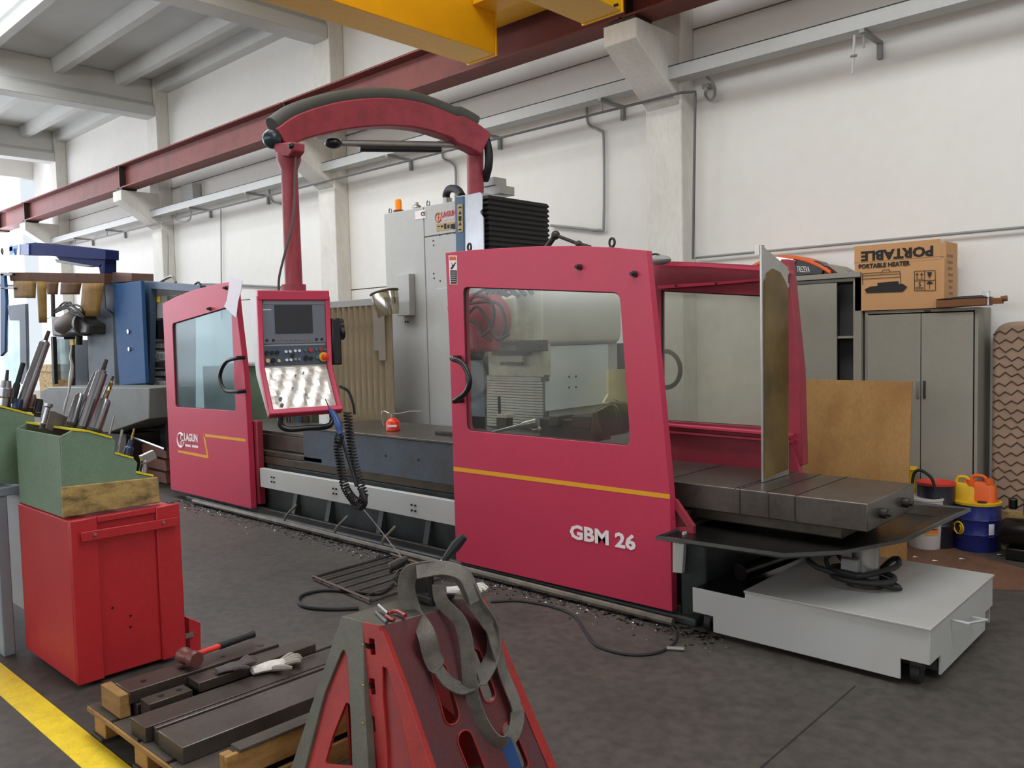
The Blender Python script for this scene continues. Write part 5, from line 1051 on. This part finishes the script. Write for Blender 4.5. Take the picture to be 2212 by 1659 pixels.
holder('tool_holder', (8, 880), (14, 822), -5.3, [(0, .035), (.35, .034), (.4, .042), (.7, .042), (.75, .03), (1, .024)], 'bright stepped milling chuck at the left edge of the farther rack', thin(.01))
holder('tool_holder', (36, 882), (42, 862), -5.25, [(0, .026), (.6, .026), (1, .02)], 'short dark blue holder beside the milling chuck', None, body=mat('holder_navy', (60, 68, 96)))
holder('tool_holder', (66, 880), (72, 852), -5.35, [(0, .024), (.7, .022), (1, .014)], 'small brown holder right of the long boring bar', None, body=mat('holder_brown', (110, 84, 66), .4, .5, dirt=.4))
holder('tool_holder', (80, 890), (86, 862), -5.3, [(0, .022), (.7, .022), (1, .018)], 'small black holder at the right end of the farther rack', None, body=blackp)
solo('chip_swarf', B().tube([PX(x, y, -4.7) for x, y in ((137, 895), (142, 870), (148, 850), (154, 812), (156, 790), (152, 770), (155, 745))], [.004, .007, .004, .012, .008, .006, .003], 6), alum, 'thin bright drill rod rising above the nearer rack', 'rod')
solo('sheet_piece', B().prism([PX(x, y, -4.72) for x, y in ((100, 925), (108, 888), (116, 888), (150, 903), (155, 932), (128, 940))], (-.1, 0, 0)), mat('bent_sheet', (100, 92, 86), .5, .3, dirt=.4), 'bent grey-brown steel piece lying in the nearer rack', 'steel piece')
# yellow handled pallet and steel
PLT = thing('pallet', 'dirty wooden pallet under the steel bars', 'pallet', (-3.35, 1.7, 0))
px0, px1, py0, py1 = -3.86, -2.86, 1.33, 2.45
for k in range(4):
    x0_ = px0+k*.262; part('deck_board', B().box((x0_, py0, .115), (x0_+.235, py1, .135)), woodd, PLT, .003)
part('edge_board', B().box((px0, py0-.012, .112), (px1, py0-.001, .132)), woodm, PLT, .002)
for y in (py0+.01, (py0+py1)/2-.05, py1-.12):
    part('stringer', B().box((px0, y, .09), (px1, y+.1, .114)), woodd, PLT, .003)
    for x in (px0+.02, (px0+px1)/2-.06, px1-.14): part('block', B().box((x, y, .016), (x+.12, y+.1, .089)), woodm, PLT, .004)
for x in (px0, (px0+px1)/2-.06, px1-.12): part('bottom_board', B().box((x, py0, 0), (x+.12, py1, .015)), woodd, PLT, .002)
solo('timber_offcut', B().prism([(-3.80, 1.36, .1355), (-3.60, 1.36, .1355), (-3.60, 1.36, .235), (-3.80, 1.36, .235)], (0, .045, 0)), woodm, 'short orange-brown timber offcut standing on the pallet by the red cart', 'timber', bevel=.003)
# second pallet piece / crate boards on the right
CRT = thing('wooden_crate', 'pale wooden crate with two side boards between pallet and red stand', 'crate', (-2.85, 1.7, 0))
cxx = -2.80
part('side_board', B().box((cxx-.02, 1.42, .115), (cxx, 2.1, .215)), woodm, CRT, .003)
part('side_board', B().box((cxx-.02, 1.47, .0), (cxx, 2.1, .085)), woodm, CRT, .003)
part('corner_post', B().box((cxx-.055, 1.42, 0), (cxx-.021, 1.46, .214)), woodm, CRT, .003)
part('crate_top', B().box((cxx-.06, 1.47, .216), (cxx+.01, 2.1, .228)), woodd, CRT, .002)
GR = 'steel bars and plates on the pallet'
def bar_(nm, x0, x1, y0, y1, z0, z1, label, m=steel, sk=0, groove=None, holes=()):
    b = B()
    if groove:
        a, c = groove; b.prism([V(p) for p in ((x0, y0, z0), (x1, y0, z0), (x1, y0, z1), (c, y0, z1), (c, y0, z1-.014), (a, y0, z1-.014), (a, y0, z1), (x0, y0, z1))], (sk, y1-y0, 0))
    else: b.prism([(x0, y0, z0), (x1, y0, z0), (x1, y0, z1), (x0, y0, z1)], (sk, y1-y0, 0))
    o = thing(nm, label, 'steel bar', ((x0+x1)/2, (y0+y1)/2, z0), GR); part('bar_body', b, m, o, .003)
    for hx, hy in holes: part('bolt_hole', B().cyl((hx, hy, z1+.0005), (hx, hy, z1+.0015), .013, n=12), blackp, o)
    return o
br = mat('bar_brown', (84, 75, 68), .4, .6, dirt=.5, dcol=(60, 46, 40), scale=6, fine=.1)
bar_('steel_plate', -3.44, -3.30, 1.34, 2.30, .136, .2, 'long brownish steel plate with a rusty edge, third from the stand', br)
bar_('steel_plate', -3.295, -3.235, 1.37, 2.30, .136, .197, 'narrow steel rail between two long plates on the pallet', steel, groove=(-3.272, -3.25))
bar_('steel_plate', -3.23, -3.02, 1.36, 2.25, .136, .203, 'wide flat steel plate nearest the red stand', steel)
bar_('steel_bar', -3.74, -3.59, 1.40, 2.12, .19, .245, 'drilled steel bar on the pallet edge beside the red cart', br, holes=((-3.66, 1.49), (-3.66, 1.66), (-3.66, 1.70), (-3.66, 1.86), (-3.64, 2.05)))
bar_('steel_bar', -3.74, -3.57, 1.42, 2.08, .136, .188, 'lower steel bar stacked under the drilled one', steeld)
bar_('steel_bar', -3.56, -3.47, 1.43, 1.62, .136, .215, 'short drilled steel block on the front end of the pallet', br, holes=((-3.515, 1.50), (-3.515, 1.58)))
bar_('steel_bar', -3.58, -3.47, 1.65, 2.25, .19, .235, 'steel bar lying behind the short drilled block', br)
# hammer
hm = thing('hammer', 'rust coloured sledge hammer with red and black handle on the steel bars', 'hammer', (-3.6, 1.75, .245))
h0 = PZ(412, 1418, .29)
hv = (PZ(548, 1378, .27)-h0); hv.z = .0
hn = hv.normalized(); hs = V((hn.y, -hn.x, 0))
part('head', B().lathe(h0-hs*.055-hn*.01, hs, [(0, .034), (.01, .038), (.035, .038), (.045, .031), (.075, .031), (.085, .038), (.11, .038), (.12, .034)], 16), mat('hammer_rust', (112, 66, 60), .45, .3, dirt=.5), hm)
part('handle_neck', B().cyl(h0+hn*.02, h0+hn*.15, .013, n=12), mat('handle_red', (222, 56, 50), .4, dirt=0), hm)
part('grip', B().tube([h0+hn*.15, h0+hn*.3, h0+hn*hv.length], [.017, .016, .019], 12), rubber, hm)
# gloves
def glove(nm, c, d, m1, m2, label, s=1, lift=0):
    g = thing(nm, label, 'glove', c); d = V(d).normalized(); sd = V((d.y, -d.x, 0))
    b = B(); b.tube(smooth([c-d*.07*s, c-d*.02*s, c+d*.05*s], 3), [.028*s, .03*s, .03*s, .034*s, .038*s, .036*s, .03*s], 10)
    for v in b.v: v.z = c.z+.002+(v.z-c.z)*.45+.012
    part('palm', b, m1, g); b = B()
    for k in range(4):
        o = sd*(-.027+.018*k)*s; L = (.06, .075, .07, .055)[k]*s
        b.tube(smooth([c+d*.045*s+o*.8, c+d*(.05*s+L*.6)+o*1.3+V((0, 0, .012+lift)), c+d*(.045*s+L)+o*1.5+V((0, 0, .004))], 3), [.010*s]*5+[.009*s, .006*s], 7)
    b.tube(smooth([c+sd*.03*s, c+sd*.06*s+d*.02*s+V((0, 0, .01)), c+sd*.07*s+d*.055*s], 3), [.011*s]*5+[.010*s, .006*s], 7)
    for v in b.v: v.z += .014
    part('fingers', b, m2, g); return g
glove('work_glove', PZ(585, 1445, .206), (.2, 1, 0), clothw, mat('glove_grey_dip', (150, 142, 132), .8, dirt=.5, scale=20), 'white cotton work glove lying on the wide steel plate', 1.25)
glove('work_glove', PZ(500, 1447, .237), (.1, 1, 0), clothg, clothg, 'grimy dark glove lying left of the white glove')
solo('stub_bolt', B().cyl(PZ(468, 1466, .201), PZ(468, 1466, .201)+V((0, 0, .035)), .011, n=10), alum, 'small bright bolt standing beside the dark glove', 'bolt')
# red cast angle stand
ST = thing('angle_stand', 'red cast iron angle stand with slotted sloping face in the foreground', 'stand', (-2.3, 1.95, 0))
A, Bp, C, D, E = PZ(738, 1331, .7), PZ(783, 1343, .7), PZ(821, 1351, .7), PZ(1046, 1291, .7), PZ(860, 1296, .7)
C0, D0 = PZ(981, 1800, 0), PZ(1240, 1745, 0); L0 = PZ(590, 1775, 0); S0 = PZ(775, 1830, 0)
nsl = (D-C).cross(C0-C).normalized(); nsl = nsl if nsl.dot(RX) > 0 else -nsl
def SP(x, y): return PP(x, y, C, nsl)
def slot(cx, cy, tx, ty, w): # obround between two pixels
    a, b = SP(cx, cy), SP(tx, ty); d = (b-a).normalized(); s_ = d.cross(nsl).normalized(); out = []
    for k in range(9): t = math.pi*k/8; out.append(a+(-d*math.sin(t)+s_*math.cos(t))*w)
    for k in range(9): t = math.pi*k/8; out.append(b+(d*math.sin(t)-s_*math.cos(t))*w)
    return out
face_ = [C, SP(1046, 1291), SP(1240, 1745), SP(981, 1800)]
slots = [slot(950, 1452, 975, 1545, .033), slot(1026, 1418, 1056, 1500, .030), slot(1005, 1598, 1045, 1700, .033), slot(1098, 1578, 1128, 1650, .028)]
part('slotted_face', B().plate(face_, slots, -nsl*.03), castmar, ST, .003)
for s_ in slots: part('slot_rim', B().tube([p+nsl*.001 for p in s_], .0035, 6, closed=True), castred, ST)
part('face_edge', B().tube([C, SP(981, 1800)], .007, 6), castred, ST)
part('right_edge', B().prism([SP(1030, 1296)+nsl*.001, SP(1046, 1291)+nsl*.001, SP(1240, 1745)+nsl*.001, SP(1222, 1750)+nsl*.001], nsl*.002), castred, ST)
part('top_cap', B().prism([A, Bp, C, D, PZ(955, 1287, .7), E], (0, 0, -.025)), castgry, ST, .003)
# machined front frame (triangular cheek)
n2 = (Bp-A).cross(L0-A).normalized(); n2 = n2 if n2.dot(-CF) > 0 else -n2
def TP(x, y): return PP(x, y, A, n2)
cheek = [TP(738, 1331), TP(783, 1343), TP(786, 1500), TP(795, 1659), TP(800, 1800), TP(775, 1800), TP(590, 1790), TP(628, 1659), TP(690, 1470)]
hole = rnd([TP(741, 1400), TP(750, 1420), TP(757, 1560), TP(762, 1700), TP(650, 1690), TP(700, 1500)], .02, 3)
part('cheek_frame', B().plate(cheek, [hole], -n2*.04), castgry, ST, .003)
inn = [p-n2*.014 for p in hole]; h2 = rnd([TP(742, 1515)-n2*.014, TP(752, 1525)-n2*.014, TP(758, 1655)-n2*.014, TP(695, 1650)-n2*.014, TP(712, 1590)-n2*.014], .012, 3)
part('cheek_web', B().plate(inn, [h2], -n2*.012), castred, ST)
# red side with T-slot notches
n3 = (C-Bp).cross(S0-Bp).normalized(); n3 = n3 if n3.dot(-CF) > 0 else -n3
def UPt(x, y): return PP(x, y, Bp, n3)
notch = [(783, 1343)]
for y in (1388, 1474, 1555, 1640): notch += [(784, y), (797, y+3), (797, y-9), (808, y-7), (811, y+26), (800, y+27), (799, y+15), (785, y+11)]
notch += [(790, 1800), (960, 1800), (931, 1659), (870, 1480), (821, 1351)]
side_o = [UPt(x, y) for x, y in notch]
part('side_web', B().plate(side_o, [[UPt(x, y) for x, y in ((826, 1440), (836, 1444), (860, 1530), (888, 1659), (905, 1760), (840, 1770), (834, 1600), (826, 1500))]], -n3*.03), castred, ST, .002)
part('side_recess', B().prism([UPt(x, y)-n3*.018 for x, y in ((820, 1436), (842, 1440), (870, 1530), (898, 1659), (912, 1770), (832, 1780), (824, 1600))], -n3*.01), mat('recess_red', (150, 52, 54), .5, dirt=.5, scale=7), ST)
part('back_plate', B().prism([E+V((0, 0, -.03)), A+V((0, 0, -.03)), V((L0.x, L0.y+.35, .0)), V((D0.x-.4, D0.y+.1, 0))], (-.015, .0, 0)), castred, ST)
part('foot_plate', B().prism([L0+V((.02, .02, 0)), C0+V((-.02, 0, 0)), D0+V((-.02, 0, 0)), V((L0.x, L0.y+.35, 0))], (0, 0, .02)), castred, ST)
for y in (1396, 1483, 1565): p = TP(776, y); part('wire_clip', B().tube([p-n2*.01+V((0, 0, 0)), p+n2*.01+V((.02, .01, .008))], .003, 5), mat('brass_wire', (190, 130, 40), .4, .6, dirt=0), ST)
# pile on the stand: chain hoist hook, hose, clamp
cl_ = thing('clamp_tool', 'dark rusty clamp with a T-handle standing on the red stand', 'clamp', PZ(900, 1300, .7))
q = PZ(925, 1300, .703); q.z = .702
part('clamp_base', B().box((q.x-.1, q.y-.03, .702), (q.x+.05, q.y+.1, .74)), steeld, cl_, .01)
part('clamp_body', B().prism([PP(x, y, q, -CF) for x, y in ((862, 1295), (858, 1262), (845, 1250), (862, 1230), (900, 1222), (925, 1235), (925, 1295))], CF*.06), steeld, cl_, .01)
part('tee_handle', B().tube([PP(933, 1308, q-CF*.04, -CF), PP(930, 1243, q-CF*.04, -CF)], .013, 8).tube([PP(896, 1242, q-CF*.04, -CF), PP(936, 1238, q-CF*.04, -CF)], .015, 8), blackp, cl_)
part('clamp_screw', B().tube([PP(945, 1222, q, -CF), PP(985, 1180, q, -CF)], .008, 8), chrome, cl_)
part('cable_plug', B().tube([PP(958, 1212, q, -CF), PP(985, 1178, q, -CF), PP(1003, 1158, q, -CF)], [.012, .022, .016], 8), rubber, cl_)
part('cable_coupler', B().tube([PP(842, 1226, q, -CF), PP(865, 1215, q, -CF), PP(880, 1206, q, -CF)], [.018, .02, .012], 10).torus(PP(845, 1226, q, -CF), CR, .018, .006, 12, 5), steeld, cl_)
# webbing sling
def SF(x, y, d=.02): return SP(x, y)+nsl*d
SL = thing('lifting_sling', 'grey webbing lifting sling draped over the red stand', 'sling', SP(950, 1400))
qq = q-CF*.08
def pq(x, y, d=0): return PP(x, y, qq-CF*d, -CF)
wdir = CR*.06
P1 = smooth([pq(985, 1245), pq(950, 1230), pq(915, 1230), pq(885, 1240), pq(878, 1275), pq(892, 1320), SF(905, 1370, .05), SF(925, 1420, .03), SF(950, 1462, .025), SF(975, 1482, .02), SF(1000, 1486, .02), SF(1025, 1470, .03), SF(1048, 1435, .03), SF(1058, 1400, .03), SF(1048, 1350, .04), pq(1030, 1300), pq(1010, 1262), pq(985, 1240), pq(945, 1233)], 5)
def wid(P, w_, tw=None):
    out = []; n = len(P)
    for i in range(n):
        tg = (P[min(i+1, n-1)]-P[max(i-1, 0)]).normalized(); s_ = tg.cross(CF); s_ = s_.normalized() if s_.length > .1 else CR
        f = tw(i/(n-1)) if tw else 1
        out.append((s_*f+CF*math.sqrt(max(0, 1-f*f)))*w_)
    return out
part('strap_loop', B().ribbon(P1, wid(P1, .066, lambda t: .95 if t < .42 else (.35 if t < .62 else .8)), .006), strapm, SL)
P2 = smooth([pq(985, 1236, .02), pq(1005, 1262, .02), pq(1022, 1300, .02), SF(1036, 1350, .06), SF(1056, 1400, .05), SF(1080, 1460, .03), SF(1104, 1520, .03), SF(1108, 1560, .025), SF(1094, 1598, .02), SF(1066, 1600, .02), SF(1040, 1570, .02), SF(1018, 1520, .02), SF(1002, 1470, .04), SF(990, 1400, .06), SF(975, 1345, .06), pq(955, 1300, .03), pq(948, 1262, .03)], 5)
part('strap_loop', B().ribbon(P2, wid(P2, .055, lambda t: .9 if t < .2 else (.6 if t < .4 else .95)), .006), strapm, SL)
P3 = smooth([pq(900, 1236, .03), pq(920, 1232, .03), pq(960, 1227, .03), pq(1000, 1240, .03), pq(1020, 1275, .03), pq(1028, 1300, .03)], 5)
part('strap_top', B().ribbon(P3, wid(P3, .06, lambda t: .7), .006), strapm, SL)
P4 = smooth([SF(1086, 1598, .014), SF(1100, 1630, .012), SF(1118, 1680, .012)], 5)
part('blue_tail', B().ribbon(P4, wid(P4, .045), .006), strapb, SL)
glove('work_glove', PP(990, 1272, q, -CF)+V((0, 0, -.02)), (.75, .6, 0), clothw, clothw, 'cream cotton glove under the sling on top of the red stand', .95)
solo('paper_pack', B().prism([PP(x, y, q+CF*.04, -CF) for x, y in ((989, 1237), (1008, 1237), (1009, 1260), (998, 1258))], CF*.02), whitep, 'small white packet standing behind the glove on the red stand', 'packet')
pl_ = thing('pliers', 'pair of pliers with red grips on the top of the red stand', 'pliers', PZ(840, 1335, .705))
a, b_ = PZ(820, 1308, .712), PZ(862, 1330, .712)
part('jaw', B().tube([PZ(818, 1307, .725), PZ(838, 1325, .712)], .006, 8).tube([PZ(812, 1322, .706), PZ(836, 1344, .706)], .007, 8), chrome, pl_)
part('grip', B().tube(smooth([PZ(838, 1325, .712), PZ(855, 1320, .715), PZ(876, 1330, .715)], 4), .008, 8).tube(smooth([PZ(834, 1330, .71), PZ(846, 1338, .708), PZ(852, 1336, .708)], 4), .007, 8), mat('grip_maroon', (130, 30, 30), .35, dirt=0), pl_)
# floor things
gt = thing('floor_grate', 'rusty steel rod grate lying on the floor in front of the machine bed', 'grate', (-4.95, 3.6, .02))
g00, g10, g11, g01 = PZ(676, 1248, .02), PZ(800, 1300, .02), PZ(930, 1240, .02), PZ(845, 1200, .02)
g11 = g01+(g10-g00)
for a, b_ in ((g00, g01), (g10, g11)): part('frame_bar', B().tube([a, b_], .010, 4), steeld, gt)
for a, b_ in ((g00, g10), (g01, g11)): part('frame_bar', B().tube([a+V((0, 0, .012)), b_+V((0, 0, .012))], .010, 4), mat('grate_rust', (88, 60, 48), .6, .2, dirt=.5), gt)
for k in range(1, 6): part('rod', B().tube([g00.lerp(g10, k/6), g01.lerp(g11, k/6)], .006, 5), steeld, gt)
def fl(pts, r, label, m=rubber, nm='floor_cable', z=None): return solo(nm, B().tube(smooth([PZ(x, y, (z or r)) for x, y in pts], 6), r, 7), m, label, 'cable')
fl([(850, 1262), (820, 1282), (760, 1278), (700, 1275), (655, 1285), (645, 1300), (665, 1312), (720, 1316), (775, 1314)], .012, 'black cable looped on the floor before the grate')
fl([(1060, 1300), (1120, 1298), (1190, 1310), (1240, 1330), (1265, 1365), (1290, 1395), (1350, 1413), (1410, 1412), (1450, 1395), (1462, 1370), (1440, 1345), (1400, 1335)], .008, 'long thin black cable snaking on the floor under the crimson door')
fl([(1440, 1400), (1478, 1402)], .012, 'short pale cable end on the floor by the tank', alum)
pipe = thing('floor_pipe', 'dirty pipe running along the floor before the machine bed', 'pipe', (-5.8, 4.1, .03))
part('pipe_run', B().tube([(-8.6, 4.12, .035), (-6.8, 4.12, .04), (-4.5, 4.10, .04), (-2.6, 4.10, .035)], .022, 8), mat('pipe_dirty', (104, 96, 84), .5, dirt=.8, dcol=(50, 44, 38), scale=8), pipe)
for x in (-6.8, -6.0, -5.35): part('pipe_riser', B().tube(smooth([(x, 4.12, .04), (x+.01, 4.13, .1), (x+.05, 4.17, .16), (x+.06, 4.22, .2)], 3), .012, 7), mat('pipe_dirty', (104, 96, 84)), pipe)
solo('thin_cable', B().tube(smooth([PY(785, 1100, 3.6), PY(810, 1130, 3.4), PY(845, 1175, 3.1), PY(868, 1205, 2.8), PP(872, 1222, q, -CF)], 4), .004, 5), mat('cable_grey', (88, 86, 82)), 'thin grey cable running from the hanging coil hose to the red stand', 'cable')
# swarf
b = B(); rs = random.Random(11)
for k in range(900):
    x = rs.uniform(-8.9, -2.2); y = 4.12-abs(rs.gauss(0, .12)); s_ = rs.uniform(.004, .011); a = rs.uniform(0, 6.3); p = V((x, y, .002))
    b.add([p+V((math.cos(a)*s_, math.sin(a)*s_, 0)), p+V((-math.sin(a)*s_, math.cos(a)*s_, rs.uniform(0, .006))), p+V((-math.cos(a)*s_, -math.sin(a)*s_, .001))], [(0, 1, 2)])
solo('swarf', b, alum, 'scattered metal chips along the foot of the milling machine', 'swarf', kind='stuff')
b = B()
for k in range(1500):
    x = rs.uniform(-9, -2.3); y = 4.16-abs(rs.gauss(0, .1)); s_ = rs.uniform(.006, .02); a = rs.uniform(0, 6.3); p = V((x, y, .0015))
    b.add([p+V((math.cos(a)*s_, math.sin(a)*s_, 0)), p+V((-math.sin(a)*s_, math.cos(a)*s_, rs.uniform(0, .008))), p+V((-math.cos(a)*s_, -math.sin(a)*s_, .001))], [(0, 1, 2)])
solo('swarf', b, blacko, 'scattered black oily chips along the foot of the milling machine', 'swarf', kind='stuff')
